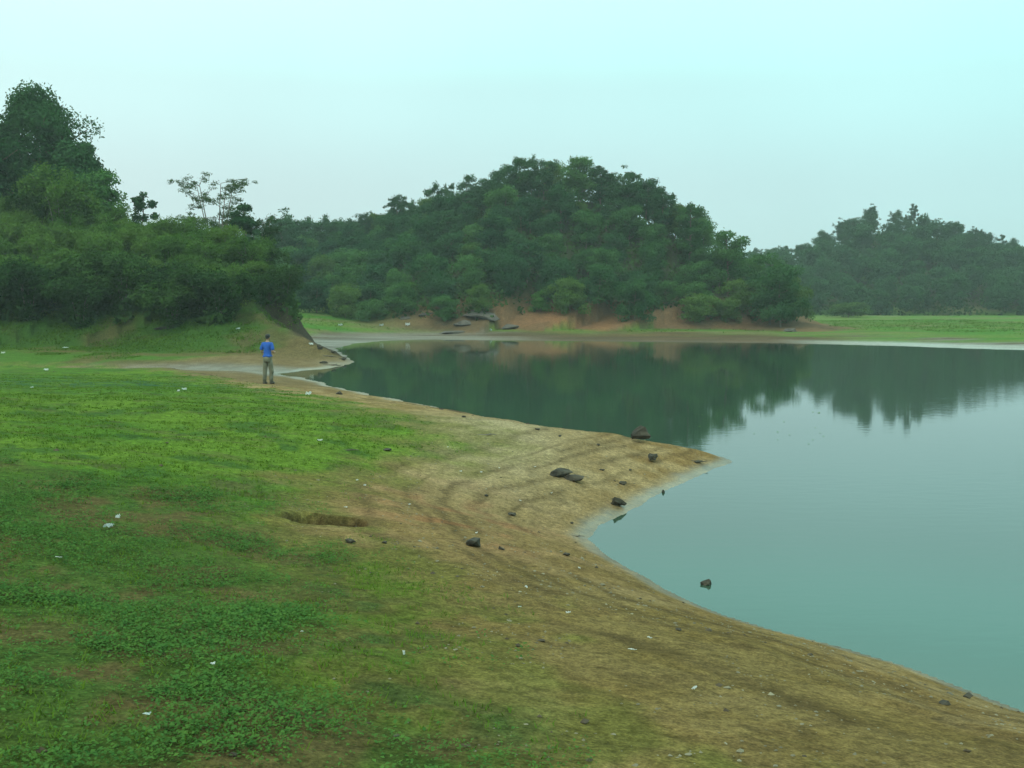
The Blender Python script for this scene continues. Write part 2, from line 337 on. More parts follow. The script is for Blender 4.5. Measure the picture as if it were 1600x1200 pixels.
    md = lerp(md, C(.15, .125, .06), .7*sstep(.56, .68, fbm(x*.1+5, y*.45, 3, 28)[:, None]))
    mud = lerp(C(.082, .056, .030), lerp(C(.105, .064, .033), C(.175, .150, .118), mask(np.maximum(sstep(6, -4, x), sstep(26, 32, x)))), sstep(.35, .65, fbm(x*.15, y*.8, 3, 29)[:, None]))
    fh = z + (fbm(x*.2, y*.5, 3, 30)-.5)*.5
    farc = lerp(mud, md, mask(sstep(np.interp(x, [18, 26], [.22, .10]), np.interp(x, [18, 26], [.55, .30]), fh)))
    farc = lerp(farc, C(.30, .30, .265), mask(sstep(20, 26, x)*sstep(.13, .07, z)*.85))
    hc, hl, hr = g('hc'), g('hl'), g('hr')
    soil = lerp(C(.165, .095, .050), C(.105, .070, .038), sstep(.4, .62, fbm(x*.2, y*.3, 4, 31)[:, None]))
    org = np.exp(-((x-5.5)**2/30+(y-92)**2/90))*(.4+.6*sstep(.35, .6, fbm(x*.5, y*.5, 3, 36))); soil = lerp(soil, C(.275, .125, .058), mask(org)*.9)
    bare = sstep(.02, .5, hc+(fbm(x*.25, y*.25, 3, 32)-.5)*.6)*sstep(-17, -6, x)
    farc = lerp(farc, soil, mask(bare))
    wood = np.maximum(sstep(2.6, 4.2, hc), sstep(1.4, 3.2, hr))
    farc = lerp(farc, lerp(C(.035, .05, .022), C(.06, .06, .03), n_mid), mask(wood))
    col = lerp(col, farc, mask(tf))
    lf = sstep(36, 40, y)*(1-tf)*sstep(0, .2, z-np.interp(x, [-22, -17, -13], [.0, .12, .36])+(n_big[:, 0]-.5)*.25)*sstep(-9, -13, x)
    col = lerp(col, lerp(C(.062, .125, .018), C(.105, .092, .032), sstep(.42, .62, n_big)), mask(lf*(1-lawn)))
    brn = sstep(30, 36, y)*(1-tf)*(1-lf)*(1-lawn)*(s > 0); col = lerp(col, lerp(C(.120, .085, .040), C(.16, .115, .06), n_mid), mask(brn*.8))
    # the left slope and its spit
    ls = sstep(.05, .4, hl)*(y > 42)*(hl >= np.maximum(hc, hr)-.2)
    gl = lerp(C(.045, .095, .016), C(.085, .078, .028), sstep(.40, .62, fbm(x*.35, y*.6, 4, 33)[:, None]))
    gl = lerp(gl, lerp(C(.105, .070, .032), C(.155, .105, .050), n_mid), .9*mask(np.clip(sstep(.8, 2.2, x+14.0+(z-.8)*.1+(n_big[:, 0]-.5)*3)+sstep(.75, .3, z+(n_mid[:, 0]-.5)*.5)*sstep(-19, -15, x), 0, 1)))
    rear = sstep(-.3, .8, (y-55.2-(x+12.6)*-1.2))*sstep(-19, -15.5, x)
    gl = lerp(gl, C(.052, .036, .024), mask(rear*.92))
    gl = lerp(gl, C(.035, .045, .020), mask(sstep(2.6, 3.4, z)*(x < -14)))
    col = lerp(col, gl, mask(ls))
    # inlet mud, ledge, pits, wet rim
    ch = g('ch'); inlet = sstep(3.6, 1.0, ch+(n_mid[:, 0]-.5)*2)*(1-lawn)*sstep(.50, .20, z)*(y > 30)*sstep(-22, -13, x)
    col = lerp(col, lerp(C(.105, .080, .048), C(.155, .132, .100), sstep(.35, .6, n_mid)), mask(inlet*.9))
    dsc = g('dsc'); led = sstep(.34, .08, np.abs(dsc-.05)+(n_mid[:, 0]-.5)*.5)*(s > .2)*sstep(.38, .5, fbm(x*.8, y*.8, 2, 34))
    col = lerp(col, C(.05, .035, .02), mask(led*.85))
    for px_, py_, a, b_, dep in PITS:
        cx, cy = at_z(px_, py_, .95); q = np.hypot((x-cx)/a, (y-cy)/b_); col = lerp(col, C(.066, .040, .018), mask(sstep(1.2, .85, q)*.95))
    wet = np.where(s > 0, sstep(.11, .02, z+(n_mid[:, 0]-.5)*.05)*sstep(2.0, .3, s*np.where(D > 40, .25, 1)), 1.0)
    wet = np.maximum(wet, inlet*.75*sstep(.35, .1, z))
    wet = np.maximum(wet*(1-.7*tf), tf*sstep(.22, .06, z)*(.12+.5*np.maximum(sstep(3, -6, x), sstep(24, 30, x))))
    col = lerp(col, col*.62, mask(np.clip(wet, 0, 1)*sstep(45, 25, D)))
    rgba = np.ones((len(V), 4), np.float32); rgba[:, :3] = np.clip(col, .004, 1)
    at = me.color_attributes.new('Col', 'FLOAT_COLOR', 'POINT'); at.data.foreach_set('color', rgba.ravel())
    aw = me.attributes.new('wet', 'FLOAT', 'POINT'); aw.data.foreach_set('value', np.clip(wet, 0, 1).astype(np.float32))
    o = link('ground', me, M['ground'], smooth=True); tag(o, kind='structure'); return o
build_ground()
me = polys('lake_water', [(-40, -30, 0), (140, -30, 0), (140, 112, 0), (-40, 112, 0)], 4)
tag(link('lake_water', me, M['water']), kind='structure')

# ------------------------------------------------------------------ trees and shrubs
def tube(bm, pts, rads, seg=7):
    rings = []
    for i, p in enumerate(pts):
        p = Vector(p); d = (Vector(pts[min(i+1, len(pts)-1)])-Vector(pts[max(i-1, 0)])).normalized()
        a = d.orthogonal().normalized() if abs(d.z) < .9 else Vector((1, 0, 0)); b = d.cross(a).normalized(); a = b.cross(d)
        rings.append([bm.verts.new(p+(a*math.cos(2*math.pi*k/seg)+b*math.sin(2*math.pi*k/seg))*rads[i]) for k in range(seg)])
    for u, v in zip(rings, rings[1:]):
        for k in range(seg): bm.faces.new((u[k], u[(k+1) % seg], v[(k+1) % seg], v[k]))
    for e, q in ((rings[0], 1), (rings[-1], 0)):
        try: bm.faces.new(e[::-1] if q else e)
        except ValueError: pass
def bm_mesh(name, bm):
    bmesh.ops.recalc_face_normals(bm, faces=bm.faces[:]); me = bpy.data.meshes.new(name); bm.to_mesh(me); bm.free(); return me
def unit(v): return v/np.maximum(np.linalg.norm(v, axis=-1, keepdims=True), 1e-6)
def leaves(rng, centers, radii, per, ln, wd, up=.35, shell=.55, droop=0.0, wt=None):
    """diamond leaf cards through a set of ellipsoid clumps"""
    centers = np.asarray(centers); radii = np.asarray(radii); n = len(centers)
    idx = np.repeat(np.arange(n), per); m = len(idx)
    d = unit(rng.normal(size=(m, 3))); rr = rng.uniform(shell, 1.08, m)**.8*(1+rng.exponential(.10, m))
    rr *= 1+.18*np.sin(d[:, 0]*7+idx)*np.sin(d[:, 1]*6+2*idx)
    p = centers[idx] + d*radii[idx]*rr[:, None]
    nrm = unit(d*.7 + rng.normal(size=(m, 3))*.65 + np.array([0, 0, up]))
    u = unit(np.cross(nrm, rng.normal(size=(m, 3)))); u[:, 2] -= droop; u = unit(u)
    v = unit(np.cross(nrm, u)); l = (ln*rng.uniform(.6, 1.3, m))[:, None]; w_ = (wd*rng.uniform(.6, 1.3, m))[:, None]
    return np.stack([p-u*l*.5, p+v*w_*.5-u*l*.06, p+u*l*.5, p-v*w_*.5-u*l*.06], 1).reshape(-1, 3)
def branchy(rng, H, Rr, nb, lo, r0, lean=.05, rise=.5):
    """trunk with limbs; returns bmesh and limb tips"""
    bm = bmesh.new(); lx, ly = rng.normal(0, lean, 2)
    tp = [(lx*H*t+rng.normal(0, .02)*H*t, ly*H*t, H*t*.86) for t in np.linspace(0, 1, 7)]
    tp[0] = (0, 0, -.5)
    tube(bm, tp, [r0*1.25]+[r0*(1-.14*i) for i in range(1, 7)], 7)
    tips = [np.array(tp[-1])]
    for k in range(nb):
        t = lo+(0.95-lo)*(k+rng.uniform(0, .8))/nb; f = t*6; i = min(int(f), 5); b0 = np.array(tp[i])*(1-f+i)+np.array(tp[i+1])*(f-i)
        a = k*2.4+rng.uniform(-.4, .4); out = Rr*rng.uniform(.55, .95)*(1.05-.55*abs(t-.55))
        e = b0+np.array([math.cos(a)*out, math.sin(a)*out, out*rise*rng.uniform(.4, 1.2)]); mid = b0*.5+e*.5+np.array([0, 0, -.06*out])
        q = r0*(.55-.3*t); tube(bm, [b0, mid, e], [q, q*.7, q*.3], 5); tips.append(e)
        for s_ in range(2):
            e2 = mid+np.array([rng.normal(0, .35), rng.normal(0, .35), rng.uniform(.1, .5)])*out*.8; tube(bm, [mid, e2], [q*.5, q*.2], 4); tips.append(e2)
    return bm, tips
PROTO = {}
def proto(kind, H, Rr, seed):
    """tree prototype as (name, list of (part, mesh))"""
    rng = np.random.default_rng(seed)
    if kind == 'broad':
        bm, tips = branchy(rng, H, Rr, 9, .22, .11*H/5, .04)
        T = np.array(tips); c = [t for t in T]; rad = []
        for _ in range(16):
            a = rng.uniform(0, 6.28); q = Rr*math.sqrt(rng.uniform(.05, .8)); zz = H*rng.uniform(.28, .93)
            k = math.sqrt(max(.08, 1-((zz/H-.52)/.5)**2)); c.append(np.array([math.cos(a)*q*k, math.sin(a)*q*k, zz]))
        c = np.array(c); rad = np.stack([rng.uniform(.5, .95, len(c))]*2+[rng.uniform(.38, .7, len(c))], 1)*Rr*.42
        V = leaves(rng, c, rad, int(6800/len(c)), .25, .15)
        return [('trunk', bm_mesh('trunk', bm), M['bark']), ('crown', polys('crown', V, 4), M['leaf'])]
    if kind == 'low':       # dense tree or big bush with foliage to the ground
        bm, tips = branchy(rng, H, Rr, 8, .12, .08*H/5, .05, .4)
        c = [np.array(t) for t in tips]
        for _ in range(22):
            a = rng.uniform(0, 6.28); q = Rr*math.sqrt(rng.uniform(.1, .95)); zz = H*rng.uniform(.08, .88)
            k = math.sqrt(max(.1, 1-((zz/H-.38)/.62)**2)); c.append(np.array([math.cos(a)*q*k, math.sin(a)*q*k, zz]))
        c = np.array(c); rad = np.stack([rng.uniform(.5, .95, len(c))]*2+[rng.uniform(.4, .7, len(c))], 1)*Rr*.40
        V = leaves(rng, c, rad, int(6800/len(c)), .24, .14)
        return [('trunk', bm_mesh('trunk', bm), M['bark']), ('crown', polys('crown', V, 4), M['leaf'])]
    if kind == 'pine':      # open crown of flat tufts on level limbs
        bm, tips = branchy(rng, H, Rr, 10, .34, .09*H/5, .05, .22)
        c = np.array(tips); c = np.vstack([c]+[c+rng.normal(0, .30, c.shape)*Rr*.6 for _ in range(3)])
        rad = np.stack([rng.uniform(.3, .7, len(c))]*2+[rng.uniform(.22, .45, len(c))], 1)*Rr*.42
        V = leaves(rng, c, rad, int(4800/len(c)), .32, .11, .5, .15)
        return [('trunk', bm_mesh('trunk', bm), M['bark']), ('crown', polys('crown', V, 4), M['leafpine'])]
    if kind == 'sparse':    # thin crown high on a bare trunk
        bm, tips = branchy(rng, H, Rr, 7, .55, .07*H/5, .07, .5)
        c = np.array(tips); rad = np.stack([rng.uniform(.4, .8, len(c))]*2+[rng.uniform(.45, .85, len(c))], 1)*Rr*.46
        V = leaves(rng, c, rad, int(1700/len(c)), .26, .13, .4, .1)
        return [('trunk', bm_mesh('trunk', bm), M['bark']), ('crown', polys('crown', V, 4), M['leafpine'])]
    if kind in ('shrub', 'fern'):
        bm = bmesh.new(); c = []
        for k in range(11):
            a = k*2.4+rng.uniform(-.3, .3); o = Rr*rng.uniform(.35, .95); hh = H*rng.uniform(.55, .95)
            P = [(.1*math.cos(a), .1*math.sin(a), -.3), (o*.35*math.cos(a), o*.35*math.sin(a), hh*.7), (o*.8*math.cos(a), o*.8*math.sin(a), hh), (o*1.15*math.cos(a), o*1.15*math.sin(a), hh*.86)]
            tube(bm, P, [.035, .028, .018, .008], 5)
            for t in np.linspace(.10, 1, 8):
                f = t*3; i = min(int(f), 2); c.append(np.array(P[i])*(1-f+i)+np.array(P[i+1])*(f-i))
        c = np.array(c); rad = np.stack([rng.uniform(.5, 1, len(c))]*2+[rng.uniform(.5, 1.05, len(c))], 1)*Rr*.32
        fern = kind == 'fern'
        V = leaves(rng, c, rad, int(7200/len(c)), .26 if fern else .22, .055 if fern else .105, .3, .25, .55)
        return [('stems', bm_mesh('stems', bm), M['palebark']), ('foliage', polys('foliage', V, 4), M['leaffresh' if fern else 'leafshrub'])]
    if kind == 'big':
        bm, tips = branchy(rng, H, Rr, 14, .2, .32, .03, .5)
        c = [np.array(t) for t in tips]
        for _ in range(150):
            a = rng.uniform(0, 6.28); zz = H*rng.uniform(.12, .97); q = Rr*math.sqrt(rng.uniform(.15, 1))
            k = min(1.0, max(.12, 1.15*(1.04-zz/H)**.62)); c.append(np.array([math.cos(a)*q*k, math.sin(a)*q*k, zz]))
        c = np.array(c); rad = np.stack([rng.uniform(.5, .95, len(c))]*2+[rng.uniform(.45, .75, len(c))], 1)*Rr*.30
        V = leaves(rng, c, rad, int(52000/len(c)), .26, .14, .35, .4, .2)
        return [('trunk', bm_mesh('trunk', bm), M['bark']), ('crown', polys('crown', V, 4), M['leafdark'])]
    if kind == 'feathery':  # slender stems forking into a flat, see-through crown of fine sprays
        bm = bmesh.new(); c = []
        for k in range(5):
            a = k*1.257+rng.uniform(-.3, .3); o = Rr*rng.uniform(.35, .75)
            P = [np.array([0, 0, -.4]), np.array([o*.18*math.cos(a), o*.18*math.sin(a), H*.3]), np.array([o*.55*math.cos(a), o*.55*math.sin(a), H*.62]), np.array([o*math.cos(a), o*math.sin(a), H*.86])]
            tube(bm, P, [.085, .065, .045, .02], 6)
            for j in range(13):
                b0 = lerp(P[2], P[3], rng.uniform(-.5, 1)) if j else P[3]; aa = a+rng.uniform(-1.5, 1.5); l = Rr*rng.uniform(.25, .6)
                e = b0+np.array([math.cos(aa)*l, math.sin(aa)*l, l*rng.uniform(.1, .6)]); tube(bm, [b0, b0*.5+e*.5+np.array([0, 0, .08]), e], [.022, .016, .007], 4)
                for t in (.35, .55, .75, .9, 1.05): c.append(lerp(b0, e, t)+rng.normal(0, .12, 3))
        c = np.array(c); rad = np.stack([rng.uniform(.5, 1, len(c))]*2+[rng.uniform(.22, .5, len(c))], 1)*.44
        V = leaves(rng, c, rad, 30, .22, .06, .9, .1)
        return [('trunk', bm_mesh('trunk', bm), M['palebark']), ('crown', polys('crown', V, 4), M['leafshrub'])]
def P_(kind, H, Rr, seed):
    k = (kind, H, Rr, seed)
    if k not in PROTO:
        PROTO[k] = proto(kind, H, Rr, seed)
        for _, me, mt in PROTO[k]: me.materials.append(mt)
    return PROTO[k]
def plant(name, parts, x, y, z, scale, rz, label, cat, group=None, mat=None):
    t = empty(name, (x, y, z), rz); t.scale = (scale[0], scale[0], scale[1]) if isinstance(scale, tuple) else (scale,)*3
    tag(t, label, cat, group)
    for pn, me, mt in parts:
        o = bpy.data.objects.new(pn, me); COL.objects.link(o); o.parent = t
        if mat and pn in ('crown', 'foliage'):
            o.material_slots[0].link = 'OBJECT'; o.material_slots[0].material = mat
    return t
BROAD = [P_('broad', 5.2, 2.2, 100+i) for i in range(4)]
LOW = [P_('low', 4.2, 2.3, 200+i) for i in range(4)]
PINE = [P_('pine', 5.6, 1.9, 300+i) for i in range(4)]
SPARSE = [P_('sparse', 5.6, 1.3, 400+i) for i in range(2)]
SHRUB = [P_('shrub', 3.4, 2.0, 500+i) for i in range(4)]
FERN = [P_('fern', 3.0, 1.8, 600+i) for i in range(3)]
def poisson(xr, yr, dmin, ok, tries, rng, start=()):
    pts = list(start); cell = {}
    for p in pts: cell.setdefault((int(p[0]//dmin), int(p[1]//dmin)), []).append(p)
    Xs = rng.uniform(*xr, tries); Ys = rng.uniform(*yr, tries); D = dmin(Xs, Ys) if callable(dmin) else np.full(tries, dmin)
    good = ok(Xs, Ys)
    out = []
    for x, y, g in zip(Xs, Ys, good):
        if not g: continue
        i, j = int(x//dmin), int(y//dmin); bad = False
        for a in (-1, 0, 1):
            for b in (-1, 0, 1):
                for p in cell.get((i+a, j+b), ()):
                    if (p[0]-x)**2+(p[1]-y)**2 < dmin*dmin: bad = True
        if bad: continue
        cell.setdefault((i, j), []).append((x, y)); out.append((x, y))
    return out
rngT = np.random.default_rng(5)
# -- central hill
def ok_c(x, y):
    d, t, sd = seg_dist(x, y, RIDGE_C); _, s, I = land(x, y, True)
    return (I['hc'] > 1.0+1.0*np.exp(-((x-5)/5)**2)) & ((sd < 0) | (d < 3.5)) & (x/y > -.30) & (x/y < .5)
pc = poisson((-46, 34), (82, 156), 2.75, ok_c, 14000, rngT)
print("CH", len(pc))
for x, y in pc:
    z = float(land(x, y)); hh = float(hill(np.array([x]), np.array([y]), RIDGE_C, 1.12)[0]); d, t, sd = seg_dist(np.array([x]), np.array([y]), RIDGE_C)
    edge = hh < 4.6
    if edge: pr = LOW[rngT.integers(4)]; sc = rngT.uniform(.6, .9); lab = 'bushy dark tree leaning over the bare orange bank at the foot of the central hill'; gr = 'trees along the foot of the central hill'
    elif d[0] < 5: pr = (PINE if rngT.random() < .55 else BROAD)[rngT.integers(4)]; sc = rngT.uniform(.66, .88); lab = 'ragged tree standing against the sky on the crest of the central hill'; gr = 'crest trees of the central hill'
    else: pr = (BROAD if rngT.random() < .62 else LOW if rngT.random() < .6 else PINE)[rngT.integers(4)]; sc = rngT.uniform(.66, .95); lab = 'green tree in the closed woods on the slope of the central hill'; gr = 'trees on the slope of the central hill'
    if not edge and rngT.random() < .08: pr = SPARSE[rngT.integers(2)]; sc *= 1.05
    q_ = rngT.random(); mt_ = None if pr in PINE or pr in SPARSE or q_ < .4 else M['leafyellow'] if q_ < .58 else M['leafblue'] if q_ < .78 else M['leafdark']
    plant('pine_tree' if pr in PINE else 'tree', pr, x, y, z-.1, (sc*rngT.uniform(.85, 1.15), sc*rngT.uniform(.85, 1.2)), rngT.uniform(0, 6.28), lab, 'tree', gr, mt_)
# -- crest trees one can tell apart
def crest(px, top, d, kind, seed, r, label, mat=None, name='tree'):
    x, y, zt = at_d(px, top, d); z = float(land(x, y)); H = zt-z
    plant(name, P_(kind, round(H, 1), r, seed), x, y, z, 1.0, rngT.uniform(0, 6.28), label, 'tree', None, mat)
crest(620, 296, 128, 'pine', 31, 1.6, 'open pine on the low shoulder of the central hill', name='pine_tree')
crest(682, 277, 124, 'sparse', 32, 1.3, 'thin bare-stemmed tree with a small tuft rising from the shoulder of the central hill')
crest(730, 265, 122, 'sparse', 33, 1.5, 'tall thin tree with the palest see-through crown on the central hill')
crest(808, 242, 119, 'broad', 34, 1.9, 'round tree first of the highest clumps on the central hill')
crest(850, 240, 118, 'pine', 35, 2.0, 'dark tree in the middle of the summit clumps of the central hill', name='pine_tree')
crest(905, 243, 117, 'broad', 36, 2.3, 'broad flat-topped tree on the summit of the central hill')
crest(940, 250, 116, 'pine', 37, 1.5, 'spiky topped pine just past the summit of the central hill', name='pine_tree')
crest(978, 260, 115, 'pine', 38, 1.7, 'pine with a notched top where the central hill starts to drop toward the lake', name='pine_tree')
crest(1010, 272, 113, 'pine', 39, 1.9, 'leaning flat-armed pine on the falling crest of the central hill', name='pine_tree')
crest(1040, 285, 111, 'pine', 40, 1.8, 'flat-armed pine lower down the falling crest of the central hill', name='pine_tree')
crest(1080, 307, 108, 'broad', 41, 1.7, 'tree jutting sideways from the steep end of the central hill')
crest(1140, 352, 104, 'broad', 42, 2.2, 'rounded tree above the gap between the central hill and the far hill')
crest(1205, 386, 99, 'low', 43, 2.4, 'rounded tree at the very end of the central hill above the water')
crest(1222, 408, 97, 'low', 44, 2.3, 'bushy tree beside the end tree of the central hill')
# -- brighter bushes
for px, py, d, sc, lab in ((640, 440, 101, .45, 'small bright green bush at the edge of the far meadow'), (845, 432, 98, .5, 'light green bush above the orange bank')):
    x, y, z = at_d(px, py+12, d); plant('bush', LOW[1], x, y, float(land(x, y)), sc, 1.0, lab, 'bush', None, M['leafbright'])
x, y, z = at_d(1325, 488, 148); plant('bush', LOW[2], x, y, float(land(x, y)), (1.3, .55), .4, 'wide pale bush on the meadow under the far hill', 'bush', None, M['leafyellow'])
# -- far hill
def ok_r(x, y):
    d, t, sd = seg_dist(x, y, RIDGE_R); _, s, I = land(x, y, True)
    return (I['hr'] > .35) & ((sd < 0) | (d < 4)) & (x/y > .2) & (x/y < .6)
pr_ = poisson((40, 135), (150, 232), 4.3, ok_r, 9000, rngT)
print('far hill trees', len(pr_))
acc = []
def cardmesh(me):
    v = np.empty(len(me.vertices)*3, np.float32); me.vertices.foreach_get('co', v); return v.reshape(-1, 3)
near_r = sorted(pr_, key=lambda p: float(seg_dist(np.array([p[0]]), np.array([p[1]]), RIDGE_R)[0][0]))
for k, (x, y) in enumerate(near_r):
    z = float(land(x, y))
    if k < 45:
        pr = (PINE if rngT.random() < .5 else BROAD)[rngT.integers(4)]
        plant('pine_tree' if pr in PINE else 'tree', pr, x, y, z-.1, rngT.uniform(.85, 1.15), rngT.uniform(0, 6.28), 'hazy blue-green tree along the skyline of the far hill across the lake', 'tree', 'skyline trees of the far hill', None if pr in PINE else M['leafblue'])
    else:
        V = cardmesh((BROAD if rngT.random() < .6 else LOW)[rngT.integers(4)][1][1]); a = rngT.uniform(0, 6.28); s_ = rngT.uniform(.9, 1.35)
        q = V.reshape(-1, 4, 3)[rngT.random(len(V)//4) < .45]; ctr = q.mean(1, keepdims=True); q = (ctr+(q-ctr)*1.5).reshape(-1, 3)
        acc.append(np.stack([(q[:, 0]*math.cos(a)-q[:, 1]*math.sin(a))*s_+x, (q[:, 0]*math.sin(a)+q[:, 1]*math.cos(a))*s_+y, q[:, 2]*s_+z], 1))
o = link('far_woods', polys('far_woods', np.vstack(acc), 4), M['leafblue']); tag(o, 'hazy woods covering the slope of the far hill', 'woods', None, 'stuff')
crest(1361, 318, 209, 'pine', 51, 1.6, 'dark pointed tree at the first peak of the far hill', name='pine_tree')
crest(1430, 312, 209, 'sparse', 52, 1.1, 'lone thin tree poking above the top of the far hill')
crest(1525, 352, 208, 'pine', 53, 1.6, 'flat-topped tree on the falling skyline of the far hill', name='pine_tree')
crest(1568, 360, 208, 'sparse', 54, 1.0, 'narrow tree beside the frame on the falling skyline of the far hill')
# -- left hill
def ok_l(x, y):
    d, t, sd = seg_dist(x, y, RIDGE_L); h, s, I = land(x, y, True)
    return ~((y < 58.6) & (x > -15.3)) & (I['hl'] > 1.65) & ((sd > 0) | ((x > -19) & (y < 66) & (I['hl'] > 2.6))) & (x/y > -.72) & (x < -12.9) | ((d < 4.5) & (I['hl'] > 2.6) & (x/y > -.72) & (x < -12.9))
pl = poisson((-50, -12), (48, 78), 1.7, ok_l, 9000, rngT)
print('left shrubs', len(pl))
for x, y in pl:
    z = float(land(x, y)); d, t, sd = seg_dist(np.array([x]), np.array([y]), RIDGE_L)
    hh = float(hill(np.array([x]), np.array([y]), RIDGE_L, 1.25)[0])
    fresh = hh > 3.0 and rngT.random() < .88; es = .66 if x > -16.5 else .85 if x > -20 else 1.0  # paler ferny species higher up; leaf colours also carry lit top and shaded foot
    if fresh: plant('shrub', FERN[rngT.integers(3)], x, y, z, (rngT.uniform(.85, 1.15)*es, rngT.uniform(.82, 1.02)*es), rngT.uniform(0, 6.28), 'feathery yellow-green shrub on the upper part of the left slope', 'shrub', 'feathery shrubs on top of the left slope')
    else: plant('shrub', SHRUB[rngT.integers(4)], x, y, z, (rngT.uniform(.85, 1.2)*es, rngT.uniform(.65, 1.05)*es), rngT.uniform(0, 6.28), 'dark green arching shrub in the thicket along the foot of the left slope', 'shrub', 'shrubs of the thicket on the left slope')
def stand(px, top, d, kind, seed, r, label, mat=None, name='tree', cat='tree'):
    x, y, zt = at_d(px, top, d); z = float(land(x, y))-.2; H = zt-z
    plant(name, P_(kind, round(H, 1), r, seed), x, y, z, 1.0, 1.3, label, cat, None, mat)
stand(55, 135, 74, 'big', 61, 4.3, 'tallest dark tree with a dense domed crown above the thicket')
stand(-35, 195, 72, 'big', 62, 4.2, 'dark broad tree cut by the frame beside the tallest tree')
stand(118, 222, 71, 'big', 63, 2.7, 'dark tree on the sloping shoulder of the tallest tree')
stand(150, 262, 69, 'low', 64, 2.1, 'small dark tree at the low end of the tall clump')
stand(92, 245, 66, 'shrub', 65, 2.2, 'lighter green leafy tree in front of the tallest tree', M['leaffresh'])
stand(213, 281, 71, 'sparse', 66, 1.0, 'small tuft-crowned tree alone on the thicket skyline')
stand(335, 254, 74, 'feathery', 67, 3.4, 'slender feathery tree with a flat see-through crown on the thicket skyline')
stand(380, 292, 71, 'low', 68, 1.0, 'dark ivy-like dense small tree below the feathery crown', M['leafdark'])
stand(405, 320, 73, 'feathery', 69, 1.5, 'small feathery sapling where the thicket drops toward the meadow')
for px, top, d in ((440, 330, 128), (462, 334, 132), (490, 335, 134), (515, 332, 134), (545, 338, 134), (575, 330, 132)):
    x, y, zt = at_d(px, top, d); z = float(land(x, y)); 
    plant('tree', PINE[rngT.integers(4)], x, y, z, max(.6, (zt-z)/5.6), rngT.uniform(0, 6.28), 'small far tree on the low skyline between the thicket and the central hill', 'tree', 'trees on the low skyline')

# ------------------------------------------------------------------ weeds, grass, pebbles (nobody could count them)
def polar(rng, n, r0, r1, amax=R(33)):
    r = rng.uniform(r0, r1, n); a = rng.uniform(-amax, amax, n); return r*np.sin(a), r*np.cos(a)
def build_weeds():
    rng = np.random.default_rng(21); r_ = 2.3+16.7*rng.random(170000)**.8; a_ = rng.uniform(-R(33), R(33), 170000); x, y = r_*np.sin(a_), r_*np.cos(a_)
    dw = signed(x, y, WEED) + (fbm(x*1.1, y*1.1, 4, 26)-.5)*2.4
    dens = sstep(.5, -.8, dw)*(.08+.92*sstep(.40, .58, fbm(x*1.6, y*1.6, 3, 81)))*lerp(.35, 1.0, sstep(.36, .56, fbm(x*.6, y*.6, 3, 82)))*(.55+.45*sstep(1.2, -1.5, x-.1*(y-6)))
    dens *= sstep(.2, .8, signed(x, y, LAKE))
    k = rng.random(len(x)) < dens*.62; x, y = x[k], y[k]; z = land(x, y); n = len(x)
    big = rng.uniform(.65, 1.3, n)*np.interp(np.hypot(x, y), [3, 8, 16], [.9, 1.1, 1.5])*lerp(.75, 1.25, fbm(x*.8, y*.8, 2, 83)); nl = 12
    i = np.repeat(np.arange(n), nl); m = len(i); a = rng.uniform(0, 6.283, m); rr = rng.uniform(.15, 1, m)*.075*big[i]
    p = np.stack([x[i]+np.cos(a)*rr, y[i]+np.sin(a)*rr, z[i]+rng.uniform(.006, .05, m)*big[i]*(1.15-rr/.1)], 1)
    d = np.stack([np.cos(a+rng.normal(0, .6, m)), np.sin(a+rng.normal(0, .6, m)), rng.uniform(-.35, .55, m)], 1); d = unit(d)
    s = unit(np.cross(d, np.array([0, 0, 1.0])+rng.normal(0, .3, (m, 3)))); ln = (rng.uniform(.010, .023, m)*big[i])[:, None]; wd = ln*rng.uniform(.5, .8, m)[:, None]
    up = np.array([[0, 0, 1.0]])*ln*.12
    V = np.stack([p, p+d*ln*.45+s*wd*.5+up, p+d*ln, p+d*ln*.45-s*wd*.5+up], 1).reshape(-1, 3)
    o = link('weeds', polys('weeds', V, 4), M['weed']); tag(o, 'low broad-leaved weeds carpeting the near bank', 'weeds', None, 'stuff')
    print('weed leaves', m)
def build_grass():
    rng = np.random.default_rng(22); x, y = polar(rng, 200000, 2.3, 38)
    dl = signed(x, y, LAWN) + (fbm(x*1.4, y*1.4, 4, 25)-.5)*2.2
    dw = signed(x, y, WEED)
    dens = sstep(.6, -.8, dl)*(.12+.88*sstep(.34, .58, fbm(x*1.2, y*2.4, 3, 84)))*np.where(dw < 0, .35, .8)*sstep(.3, 1, signed(x, y, LAKE))
    k = rng.random(len(x)) < dens*.55; x, y = x[k], y[k]; z = land(x, y); n = len(x); nb = 5
    i = np.repeat(np.arange(n), nb); m = len(i); a = rng.uniform(0, 6.283, m)
    b = np.stack([x[i]+rng.normal(0, .022, m), y[i]+rng.normal(0, .022, m), z[i]-.004], 1)
    h = rng.uniform(.012, .038, m); t = b+np.stack([np.cos(a)*h*.9, np.sin(a)*h*.9, h], 1)
    s = np.stack([-np.sin(a), np.cos(a), 0*a], 1)*rng.uniform(.0025, .005, m)[:, None]*np.clip(np.hypot(x, y)[i]/8, 1, 2.2)[:, None]
    V = np.stack([b-s, b+s, t], 1).reshape(-1, 3)
    o = link('grass', polys('grass', V, 3), M['grass']); tag(o, 'short bright green grass of the lakeside lawn', 'grass', None, 'stuff')
